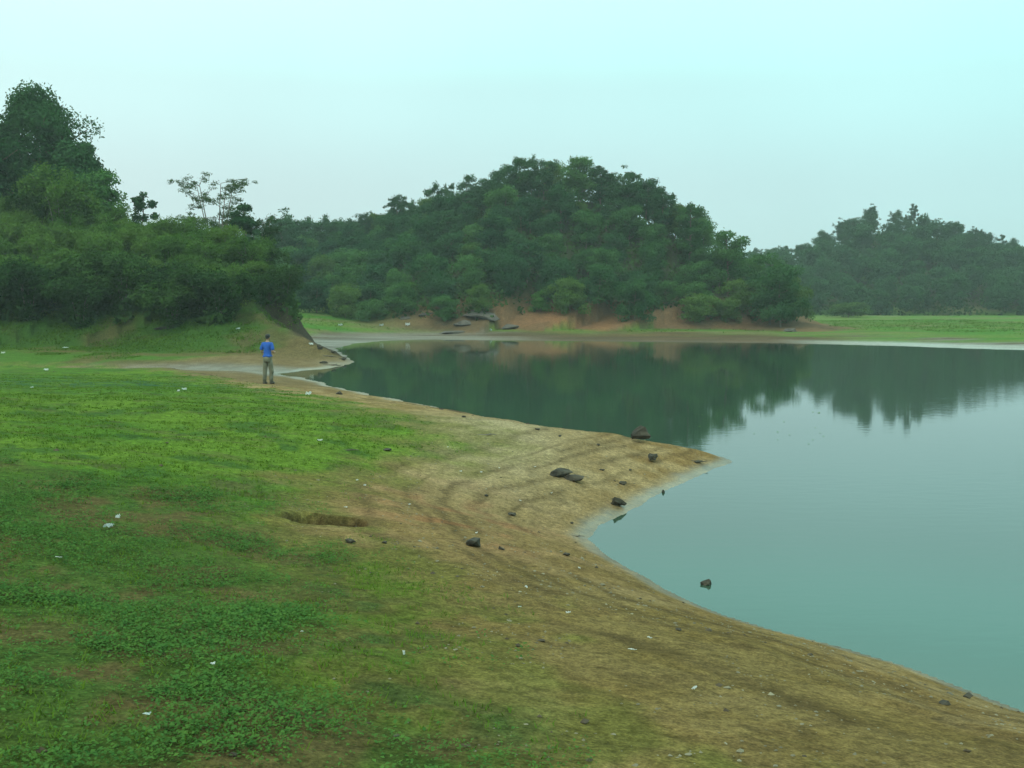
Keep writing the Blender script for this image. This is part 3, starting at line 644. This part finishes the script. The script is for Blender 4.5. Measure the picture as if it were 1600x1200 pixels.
def stones(rng, x, y, size, sink=.25):
    """small faceted stones: six-sided double pyramids with jitter, one mesh"""
    n = len(x); z = land(x, y); ang = np.arange(5)*2*math.pi/5
    a = rng.uniform(0, 6.28, n)[:, None]+ang[None]+rng.normal(0, .2, (n, 5)); rad = size[:, None]*rng.uniform(.7, 1.2, (n, 5)); el = rng.uniform(.55, 1, n)[:, None]
    ring = np.stack([x[:, None]+np.cos(a)*rad, y[:, None]+np.sin(a)*rad*el, z[:, None]+size[:, None]*rng.uniform(0, .35, (n, 5))], -1)
    top = np.stack([x+rng.normal(0, .2, n)*size, y+rng.normal(0, .2, n)*size, z+size*rng.uniform(.5, .9, n)], -1)
    bot = np.stack([x, y, z-size*.5], -1)
    T = []
    for k in range(5):
        q = (k+1) % 5; T.append(np.stack([ring[:, k], ring[:, q], top], 1)); T.append(np.stack([ring[:, q], ring[:, k], bot], 1))
    return np.concatenate(T).reshape(-1, 3)
def build_pebbles():
    rng = np.random.default_rng(23); x, y = polar(rng, 44000, 3, 34); s = signed(x, y, LAKE); dl = signed(x, y, LAWN)
    c = sstep(.1, .6, s)*sstep(-.8, .5, dl)*sstep(.40, .62, fbm(x*1.3, y*1.3, 3, 91)); k = rng.random(len(x)) < c*.42; x, y = x[k], y[k]
    o = link('pebbles', polys('pebbles', stones(rng, x, y, rng.lognormal(-4.9, .45, len(x))), 3), M['pebble']); tag(o, 'pale pebbles scattered over the bare bank', 'pebbles', None, 'stuff')
    x, y = polar(rng, 30000, 3, 42); s = signed(x, y, LAKE)
    c = sstep(.05, .5, s)*(.10+.9*sstep(.55, .7, fbm(x*.9, y*2.2, 3, 92)))*np.where(signed(x, y, WEED) < 0, .25, 1); k = rng.random(len(x)) < c*.10; x, y = x[k], y[k]
    o = link('soil_crumbs', polys('soil_crumbs', stones(rng, x, y, rng.lognormal(-4.5, .5, len(x))), 3), M['clod']); tag(o, 'dark crumbs of soil scattered over grass and sand', 'soil crumbs', None, 'stuff')
def build_far_tufts():
    rng = np.random.default_rng(24); n = 90000; x = rng.uniform(-46, 60, n); y = rng.uniform(44, 130, n); x2 = rng.uniform(-36, -8, n); y2 = rng.uniform(42, 66, n)
    x, y = np.append(x, x2), np.append(y, y2); z, s, I = land(x, y, True)
    k = (s > 1) & (z > np.where(y < 60, .45, .5)+(fbm(x*.3, y*.3, 3, 95)-.5)*.5) & (I['hc'] < .3) & (np.abs(x/y) < .62) & ~((I['hl'] > .1) & (x > -13.6+(fbm(x, y, 2, 98)-.5)*2)) & (rng.random(len(x)) < .2+.8*sstep(.35, .6, fbm(x*.4, y*.8, 3, 96)))
    x, y, z = x[k], y[k], z[k]; m = len(x)*3; i = np.repeat(np.arange(len(x)), 3); a = rng.uniform(0, 6.283, m); h = rng.uniform(.03, .11, m)*np.where(y[i] > 70, 1.7, 1)
    b = np.stack([x[i]+rng.normal(0, .08, m), y[i]+rng.normal(0, .08, m), z[i]-.03], 1); t = b+np.stack([np.cos(a)*h*.8, np.sin(a)*h*.8, h], 1); w_ = np.stack([-np.sin(a), np.cos(a), 0*a], 1)*rng.uniform(.015, .04, m)[:, None]
    o = link('meadow_grass', polys('meadow_grass', np.stack([b-w_, b+w_, t], 1).reshape(-1, 3), 3), M['grass']); tag(o, 'grass tufts of the far meadow and the slope below the thicket', 'grass', None, 'stuff')
def build_undergrowth():
    rng = np.random.default_rng(25); P = []
    for xr, yr, key, thr, n, h in (((-46, 34), (84, 140), 'hc', 1.3, 60000, 1.9), ((40, 140), (150, 215), 'hr', .3, 26000, 2.4), ((-48, -11), (46, 80), 'hl', 1.8, 60000, 1.5)):
        x = rng.uniform(*xr, n); y = rng.uniform(*yr, n); z, s, I = land(x, y, True); cl = fbm(x*.55, y*.55, 3, 97)
        k = (~((y < 60) & (x > -16))) & (I[key] > thr+(cl-.5)*.6+(1.2*np.exp(-((x-5.5)/4.5)**2) if key == 'hc' else 0)) & (cl > .36) & (np.abs(x/y) < .75); x, y, z, cl = x[k], y[k], z[k], cl[k]; m = len(x)
        p = np.stack([x, y, z+rng.uniform(0, 1, m)*h*sstep(.3, .62, cl)], 1); nr = unit(rng.normal(size=(m, 3))+np.array([0, -.3, .4])); u = unit(np.cross(nr, rng.normal(size=(m, 3)))); v = np.cross(nr, u); l = rng.uniform(.12, .28, m)[:, None]*(1.6 if key == 'hr' else 1)
        P.append(np.stack([p-u*l, p+v*l*.6, p+u*l, p-v*l*.6], 1).reshape(-1, 3))
    o = link('undergrowth', polys('undergrowth', np.vstack(P), 4), M['leafshrub']); tag(o, 'low undergrowth filling the gaps under the hillside trees', 'undergrowth', None, 'stuff')
build_far_tufts(); build_undergrowth(); build_weeds(); build_grass(); build_pebbles()

# ------------------------------------------------------------------ rocks and driftwood one could pick up
def rock_mesh(seed, sx, sy, sz, n=17, bev=.12):
    rng = np.random.default_rng(seed); bm = bmesh.new(); P = unit(rng.normal(size=(n, 3)))*rng.uniform(.8, 1.05, (n, 1))
    for p in P: bm.verts.new((p[0]*sx/2, p[1]*sy/2, max(p[2], -.6)*sz/2))
    r = bmesh.ops.convex_hull(bm, input=bm.verts[:]); bmesh.ops.delete(bm, geom=[g for g in r['geom_interior'] if isinstance(g, bmesh.types.BMVert)], context='VERTS')
    bmesh.ops.bevel(bm, geom=bm.edges[:], offset=bev*min(sx, sy, sz)*.18, segments=1, affect='EDGES', profile=.6)
    bmesh.ops.triangulate(bm, faces=bm.faces[:]); bmesh.ops.subdivide_edges(bm, edges=bm.edges[:], cuts=1, use_grid_fill=True)
    for v in bm.verts:
        f = float(fbm(np.array([v.co.x/sx*4+seed]), np.array([v.co.y/sy*4+v.co.z/sz*3]), 3, seed)[0])-.5; v.co += v.normal*f*.34*min(sx, sy, sz)
    return bm_mesh('rock', bm)
def rock(px, py, size, seed, label, cat='rock', mat='rock', rz=0, up=.28, name='rock', n=15):
    p = hit(px, py); o = link(name, rock_mesh(seed, *size, n=n), M[mat]); o.location = (p.x, p.y, max(p.z, -.02)+size[2]*up); o.rotation_euler = (0, 0, rz); tag(o, label, cat); return o
rock(1000, 691, (.40, .34, .36), 1, 'squarish dark boulder standing at the water edge near the sand point', n=12, up=.42)
rock(1020, 721, (.26, .22, .17), 2, 'small dark angular rock on the sand point in front of the squarish boulder', n=12, up=.4)
rock(877, 744, (.46, .26, .17), 3, 'left lobe of the pair of dark stones in the middle of the bare sand', rz=.5)
rock(897, 751, (.42, .26, .12), 4, 'lower right lobe of the pair of dark stones in the middle of the bare sand', rz=-.2)
rock(966, 790, (.34, .20, .24), 5, 'black flat-topped slab at the water edge of the sandy cove', rz=.1, n=10, up=.36)
rock(745, 855, (.26, .20, .13), 6, 'rounded brown-black rock half sunk at the bend of the strand lines', rz=.4)
rock(786, 859, (.12, .09, .06), 7, 'small brown stone beside the half sunk rounded rock')
rock(1103, 925, (.15, .13, .12), 8, 'lumpy dark rock standing alone in the water', up=.2)
rock(1036, 770, (.10, .08, .08), 9, 'small dark stone on the waterline between the slab and the tip of the point')
rock(1511, 1090, (.11, .08, .05), 10, 'dark pebble-like rock by the water near the lower right corner')
rock(1476, 1101, (.09, .07, .04), 11, 'flat brown stone on the sand near the lower right corner')
rock(605, 704, (.14, .10, .06), 12, 'black stone on the lawn beside the sand')
rock(545, 848, (.12, .09, .05), 13, 'dark clod below the hollow in the sand')
rock(601, 849, (.06, .05, .03), 14, 'tiny dark stone right of the clod below the hollow')
rock(973, 757, (.13, .10, .08), 15, 'small reddish dark rock on the sand above the flat-topped slab')
rock(940, 735, (.12, .09, .04), 16, 'flat dark stone right of the pair of dark stones')
rock(800, 805, (.16, .10, .05), 17, 'low brown stone inside the curve of the strand lines')
rock(885, 868, (.10, .07, .05), 18, 'brown stone on damp sand below the cove')
rock(530, 616, (.30, .22, .14), 19, 'dark clod on the shore past the walking man')
rock(500, 545, (.42, .30, .40), 20, 'dark knobbly lump on the ridge of the spit')
rock(520, 551, (.34, .26, .18), 21, 'dark stone beside the lump on the spit ridge')
rock(538, 563, (.30, .24, .26), 22, 'brown stone near the tip of the spit')
rock(505, 568, (.55, .30, .16), 23, 'low dark slab on the near side of the spit')
for k, (px, py, sz) in enumerate(((690, 640, .09), (725, 652, .10), (840, 672, .10), (875, 682, .08), (935, 696, .07), (1090, 723, .12), (985, 735, .06), (893, 818, .05), (760, 775, .06), (1060, 985, .04))):
    rock(px, py, (sz*1.4, sz, sz*.6), 40+k, 'small dark stone lying along the shore of the sandy bank', 'stone', 'rock', k*1.3, name='stone')['group'] = 'small stones along the sandy shore'
def slab(px, py, d, size, seed, label, tilt=(0, 0, 0)):
    x, y, z = at_d(px, py, d); o = link('rock_slab', rock_mesh(seed, *size, n=11), M['rockdull']); o.location = (x, y, float(land(x, y))+size[2]*.05); o.rotation_euler = tilt; tag(o, label, 'rock')
slab(752, 481, 95, (4.4, 3.0, .9), 61, 'big grey slab of bedrock bared at the foot of the central hill', (.2, .1, -.1))
slab(722, 482, 94, (2.2, 1.8, .9), 62, 'grey slab left of the big slab of bedrock')
slab(790, 488, 95, (3.2, 2.2, 1.0), 63, 'low dark slab right of the big slab of bedrock')
slab(708, 497, 92, (3.6, 2.4, .55), 64, 'flat pale slab on the meadow in front of the big slab of bedrock')
slab(670, 476, 97, (2.4, 1.6, .5), 65, 'thin flat slab at the tree line left of the big slab of bedrock')
slab(632, 491, 97, (1.8, 1.2, .5), 66, 'small reddish slab at the edge of the far meadow')
slab(1235, 503, 93, (1.6, 1.2, 1.1), 67, 'dark block at the right end of the central hill')
slab(258, 498, 56, (1.6, 1.0, .35), 68, 'pale flat stone on the grass below the thicket')
def stick(px, py, ln, rz, tilt, r, label, mat='wood', name='driftwood', cat='stick'):
    p = hit(px, py); bm = bmesh.new(); rng = np.random.default_rng(int(px)); pts = [(ln*(t-.5), rng.normal(0, .03)*ln, rng.normal(0, .015)*ln) for t in np.linspace(0, 1, 6)]
    tube(bm, pts, [r, r*.95, r*.9, r*.8, r*.6, r*.3], 6); tube(bm, [pts[3], (pts[3][0]+ln*.12, ln*.12, ln*.05)], [r*.6, r*.25], 5)
    o = link(name, bm_mesh(name, bm), M[mat]); o.location = (p.x, p.y, p.z+r*.7); o.rotation_euler = (0, tilt, rz); tag(o, label, cat)
stick(515, 557, .75, -.3, .05, .035, 'dark driftwood branch lying across the spit')
stick(520, 571, .95, .25, 0, .04, 'longer dark driftwood branch at the waterline of the spit')
stick(533, 561, .5, -.1, 0, .03, 'short driftwood piece near the spit tip')
stick(545, 704, .30, .1, 0, .012, 'dark twig lying on the lawn beside the sand')
stick(1090, 722, .38, -.1, 0, .018, 'dark driftwood twig near the tip of the sand point')
stick(900, 838, .22, -.2, 0, .010, 'thin twig on the wet sand of the cove')
stick(760, 680, .35, .1, 0, .014, 'grey flattened twig on the pale sand', 'rockpale')

rngF = np.random.default_rng(31)
for k in range(16):
    x, y = at_z(rngF.uniform(1085, 1290), rngF.uniform(640, 700), 0); bm = bmesh.new(); n = 7; a = .02+.022*rngF.random()
    vs = [bm.verts.new((a*math.cos(6.283*i/n)*(1.5 if i % 3 else 1), a*.6*math.sin(6.283*i/n), .004+.008*rngF.random())) for i in range(n)]; bm.faces.new(vs); bmesh.ops.solidify(bm, geom=bm.faces[:], thickness=.003)
    o = link('floating_leaf', bm_mesh('floating_leaf', bm), M['leafbright']); o.location = (x, y, .004); o.rotation_euler = (0, 0, rngF.uniform(0, 6)); tag(o, 'tiny green leaf floating on the lake off the sand point', 'leaf', 'leaves floating off the sand point')

# ------------------------------------------------------------------ litter
def scrap_mesh(seed, a, b, h, k=9):
    rng = np.random.default_rng(seed); u, v = np.meshgrid(np.linspace(-.5, .5, k), np.linspace(-.5, .5, k)); s1 = rng.uniform(0, 9)
    z = (fbm(u*4+s1, v*4+s1, 3, seed)-.35)*h*1.6; ed = 1-.22*fbm(np.arctan2(u, v)*2+s1, u*0, 2, seed+1)
    X = u*a*ed+(fbm(u*5, v*5+s1, 2, seed+2)-.5)*a*.15; Y = v*b*ed+(fbm(u*5+s1, v*5, 2, seed+3)-.5)*b*.15
    bm = bmesh.new(); top = [[bm.verts.new((X[j, i], Y[j, i], z[j, i]+.002)) for i in range(k)] for j in range(k)]
    for j in range(k-1):
        for i in range(k-1): bm.faces.new((top[j][i], top[j][i+1], top[j+1][i+1], top[j+1][i]))
    bmesh.ops.solidify(bm, geom=bm.faces[:], thickness=.0012); return bm_mesh('scrap', bm)
def scrap(px, py, a, b, h, label, mat='paper', rz=0, tilt=0, name='paper_scrap', cat='litter', lift=.012):
    a, b, h = a*.8, b*.8, h*.8
    p = hit(px, py); o = link(name, scrap_mesh(int(px*7+py), a, b, h), M[mat]); o.location = (p.x, p.y, p.z+lift+abs(math.sin(tilt))*b*.35); o.rotation_euler = (tilt, 0, rz); tag(o, label, cat)
scrap(631, 1025, .018, .030, .012, 'small upright white paper scrap low in the sparse grass', tilt=1.1, rz=.3)
scrap(888, 961, .050, .020, .022, 'white folded wrapper on the sand, the brightest of the sandy bank', lift=.016)
scrap(812, 951, .032, .026, .012, 'pale crumpled scrap on the sand up and left of the folded wrapper', 'plastic')
scrap(988, 1018, .075, .018, .012, 'long thin white strip on the sand near the bottom right water edge', rz=-.25)
scrap(92, 882, .075, .012, .010, 'thin bent white strip lying on the weeds', rz=-.2, lift=.05)
scrap(170, 833, .11, .07, .05, 'translucent crumpled plastic bag on the weeds', 'plastic', name='plastic_bag', lift=.05)
scrap(185, 822, .045, .05, .035, 'white knotted scrap beside the crumpled plastic bag', lift=.07, tilt=.6)
scrap(500, 689, .10, .07, .035, 'white paper scrap at the edge of the lawn above the sand')
scrap(288, 610, .16, .09, .08, 'larger white scrap of the pair far out on the lawn', tilt=.4)
scrap(279, 612, .09, .07, .06, 'smaller white scrap of the pair far out on the lawn', tilt=.4)
scrap(482, 617, .20, .13, .10, 'bright white scrap on the shore just past the walking man', tilt=.5)
scrap(72, 579, .24, .14, .08, 'white scrap on the far edge of the lawn', tilt=.4)
scrap(5, 552, .26, .14, .08, 'white scrap at the edge of the frame beyond the lawn', tilt=.4)
scrap(102, 544, .40, .25, .06, 'dull pale scrap on the slope below the thicket', 'plastic', tilt=.2)
scrap(137, 542, .30, .20, .06, 'brownish pale scrap right of the dull scrap on the slope', 'pebble', tilt=.2)
scrap(50, 607, .10, .09, .06, 'tiny pale scrap in the bluish weeds far out on the lawn', 'plastic', tilt=.3)
scrap(333, 1054, .030, .024, .014, 'small cream scrap among the weeds near the bottom edge', lift=.05)
scrap(230, 1135, .04, .028, .01, 'flat clear grey scrap among the weeds at the bottom edge', 'plastic', lift=.05)
scrap(472, 995, .020, .018, .010, 'tiny white scrap at the end of the weeds', lift=.03)
scrap(486, 539, .30, .22, .2, 'white lump of litter on the ridge line of the spit', tilt=.3)
scrap(355, 500, .35, .22, .12, 'small pale scrap on the green slope beside the spit', 'plastic', tilt=.3)
scrap(372, 515, .30, .2, .12, 'pale scrap lower on the green slope behind the walking man', 'plastic', tilt=.3)
scrap(532, 509, .55, .35, .28, 'pale scrap out on the far meadow, first from the thicket', 'plastic', tilt=.3)
scrap(596, 509, .5, .35, .28, 'pale scrap in the middle of the far meadow', 'plastic', tilt=.3)
scrap(637, 509, .62, .4, .4, 'brightest white scrap on the far meadow', tilt=.5)
scrap(766, 509, .45, .3, .25, 'small pale scrap at the right end of the far meadow', 'plastic', tilt=.4)
for k, (px, py) in enumerate(((720, 738), (752, 739), (780, 733), (813, 784), (836, 731), (862, 772), (745, 835), (700, 700), (640, 790), (570, 760), (558, 752), (822, 920), (905, 890), (1015, 1000), (540, 795), (1085, 1080))):
    scrap(px, py, .045, .03, .02, 'tiny white fleck of litter on the bare sandy bank', 'paper', k*.7, .3)
    COL.objects[-1]['group'] = 'white flecks of litter on the sand'

# ------------------------------------------------------------------ the man walking along the shore
def cloth(name, c1, c2, sc=5): return plain(name, c1, c2, sc, .9, .35, .02)
M['skin'] = plain('skin', (.36, .20, .13), (.30, .16, .10), 12, .6, .1); M['shirt'] = cloth('blue_cotton', (.020, .105, .46), (.012, .070, .33))
M['trousers'] = cloth('khaki_cotton', (.17, .155, .10), (.11, .10, .065)); M['hair'] = plain('black_hair', (.012, .010, .010), (.006, .005, .005), 40, .6, .4)
M['shoe'] = plain('brown_leather', (.10, .07, .045), (.05, .035, .025), 9, .7, .2); M['eye'] = plain('eye_white', (.7, .68, .65), None, 5, .3, 0)
def skin_mesh(name, verts, edges, root=0, sub=2):
    me = bpy.data.meshes.new(name); me.from_pydata([v[:3] for v in verts], edges, []); o = bpy.data.objects.new(name, me); COL.objects.link(o)
    m = o.modifiers.new('s', 'SKIN'); m.use_smooth_shade = True
    for d, v in zip(me.skin_vertices[0].data, verts): d.radius = (v[3], v[4] if len(v) > 4 else v[3]); d.use_root = False
    me.skin_vertices[0].data[root].use_root = True
    s = o.modifiers.new('u', 'SUBSURF'); s.levels = s.render_levels = sub
    dg = bpy.context.evaluated_depsgraph_get(); r = bpy.data.meshes.new_from_object(o.evaluated_get(dg)); bpy.data.objects.remove(o); bpy.data.meshes.remove(me); r.name = name; return r
def loft(bm, rings, seg=20, cap=True):
    """rings: (cx,cy,cz,rx,ry)"""
    L_ = [[bm.verts.new((c[0]+math.cos(2*math.pi*k/seg)*c[3], c[1]+math.sin(2*math.pi*k/seg)*c[4], c[2]+(c[5]*math.sin(2*math.pi*k/seg) if len(c) > 5 else 0)+random.uniform(-.003, .003))) for k in range(seg)] for c in rings]
    for u, v in zip(L_, L_[1:]):
        for k in range(seg): bm.faces.new((u[k], u[(k+1) % seg], v[(k+1) % seg], v[k]))
    if cap: bm.faces.new(L_[0][::-1]); bm.faces.new(L_[-1])
def build_person():
    p = hit(419, 600); root = empty('person', (p.x, p.y, p.z), R(-14)); tag(root, 'man in blue T-shirt and khaki trousers standing on the shore with his back turned', 'person')
    root.scale = (.9, 1, 1)
    v = [(0, 0, .92, .13, .10), (0, .0, 1.08, .125, .09), (0, -.01, 1.26, .15, .10), (0, 0, 1.41, .13, .085), (0, .015, 1.49, .055), (0, .03, 1.55, .05), (0, .045, 1.60, .072), (0, .045, 1.655, .08), (0, .04, 1.70, .062)]
    e = [(i, i+1) for i in range(8)]
    v += [(0, .125, 1.60, .012), (.083, .035, 1.61, .014), (-.083, .035, 1.61, .014)]; e += [(6, 9), (6, 10), (6, 11)]
    for sx in (1, -1):
        b = len(v); v += [(sx*.175, -.005, 1.395, .056), (sx*.245, -.04, 1.13, .043), (sx*.205, .17, 1.09, .031), (sx*.165, .245, 1.12, .034, .02)]
        e += [(3, b), (b, b+1), (b+1, b+2), (b+2, b+3)]
        for k, ln in enumerate((.075, .085, .08, .062)):          # four fingers, curled in
            q = len(v); x0 = sx*(.185-.018*k); v += [(x0, .275, 1.135-.006*k, .0095), (x0-sx*.012, .275+ln*.5, 1.13-.006*k, .009), (x0-sx*.03, .275+ln*.72, 1.105-.006*k, .008)]
            e += [(b+3, q), (q, q+1), (q+1, q+2)]
        q = len(v); v += [(sx*.140, .235, 1.145, .011), (sx*.118, .27, 1.16, .010), (sx*.112, .305, 1.155, .008)]; e += [(b+3, q), (q, q+1), (q+1, q+2)]
        lead = sx*.06
        h = len(v); v += [(sx*.09, 0, .86, .085), (sx*.105, .02+lead, .48, .058), (sx*.11, -.01+lead, .09, .040), (sx*.12, .13+lead, .04, .035, .025)]; e += [(0, h), (h, h+1), (h+1, h+2), (h+2, h+3)]
    link('body', skin_mesh('body', v, e), M['skin'], root)
    v2 = [(0, 0, .86, .165, .13), (0, 0, .98, .16, .122), (0, 0, 1.10, .155, .118), (0, -.01, 1.26, .175, .125), (0, 0, 1.40, .15, .105), (0, .01, 1.475, .075)]; e2 = [(i, i+1) for i in range(5)]
    for sx in (1, -1):
        b = len(v2); v2 += [(sx*.175, -.005, 1.40, .078), (sx*.225, -.03, 1.28, .075), (sx*.245, -.04, 1.17, .078)]; e2 += [(4, b), (b, b+1), (b+1, b+2)]
    link('shirt', skin_mesh('shirt', v2, e2, 2), M['shirt'], root, smooth=True)
    bm = bmesh.new(); loft(bm, [(0, 0, .98, .160, .118), (0, 0, .90, .172, .130), (0, -.01, .82, .176, .135), (0, -.005, .76, .165, .115)], 22)
    for sx in (1, -1):
        lead = sx*.06; rr = (.098, .094, .082, .076, .072, .068)
        tube(bm, [(sx*.085, 0, .84), (sx*.092, .008+lead*.4, .68), (sx*.102, .022+lead, .48), (sx*.106, .008+lead, .33), (sx*.109, -.006+lead, .20), (sx*.110, -.008+lead, .085)], rr, 14)
    tr = link('trousers', bm_mesh('trousers', bm), M['trousers'], root, smooth=True)
    bm = bmesh.new(); loft(bm, [(.178, .055, .53, .018, .05), (.180, .055, .45, .024, .058), (.176, .06, .38, .020, .055)], 12); pk = link('pocket', bm_mesh('pocket', bm), M['trousers'], root, smooth=True); pk.parent = tr
    bm = bmesh.new(); bmesh.ops.create_uvsphere(bm, u_segments=20, v_segments=14, radius=1)
    for q in bm.verts:
        c = q.co.copy(); f = 1+.06*random.uniform(-1, 1); q.co = Vector((c.x*.092*f, c.y*.103*f+.032, c.z*.088*f+1.668))
        if c.y > .45 and c.z < .35: q.co.y -= .075*(c.y-.45)/.55*1.4
        if c.z < -.6: q.co.y -= .03
    link('hair', bm_mesh('hair', bm), M['hair'], root, smooth=True)
    for sx in (1, -1):
        lead = sx*.06; bm = bmesh.new(); tube(bm, [(sx*.11, -.085+lead, .045), (sx*.112, -.04+lead, .055), (sx*.118, .06+lead, .05), (sx*.124, .14+lead, .038), (sx*.126, .185+lead, .03)], [.035, .05, .05, .042, .02], 12)
        for q in bm.verts: q.co.z = max(q.co.z, .0)
        link('shoe', bm_mesh('shoe', bm), M['shoe'], root, smooth=True)
        bm = bmesh.new(); bmesh.ops.create_uvsphere(bm, u_segments=8, v_segments=6, radius=.012, matrix=Matrix.Translation((sx*.031, .108, 1.635))); link('eye', bm_mesh('eye', bm), M['eye'], root)
    bm = bmesh.new(); tube(bm, [(-.022, .112, 1.565), (0, .118, 1.564), (.022, .112, 1.565)], [.004, .007, .004], 6); link('mouth', bm_mesh('mouth', bm), M['skin'], root)
build_person()

# ------------------------------------------------------------------ the hazy air
def haze():
    bm = bmesh.new(); bmesh.ops.create_cube(bm, size=1, matrix=Matrix.Translation((0, 0, 15.7)) @ Matrix.Diagonal((1700, 1700, 37, 1)))
    o = link('haze', bm_mesh('haze', bm)); m = bpy.data.materials.new('haze'); m.use_nodes = True; t = m.node_tree; t.nodes.clear()
    ou = t.nodes.new('ShaderNodeOutputMaterial'); v = t.nodes.new('ShaderNodeVolumePrincipled'); v.inputs['Color'].default_value = (.90, .95, .97, 1); v.inputs['Density'].default_value = .00062; v.inputs['Anisotropy'].default_value = 0.0
    t.links.new(v.outputs[0], ou.inputs['Volume']); o.data.materials.append(m); tag(o, 'pale haze in the air over the lake', 'haze', None, 'stuff')
haze()
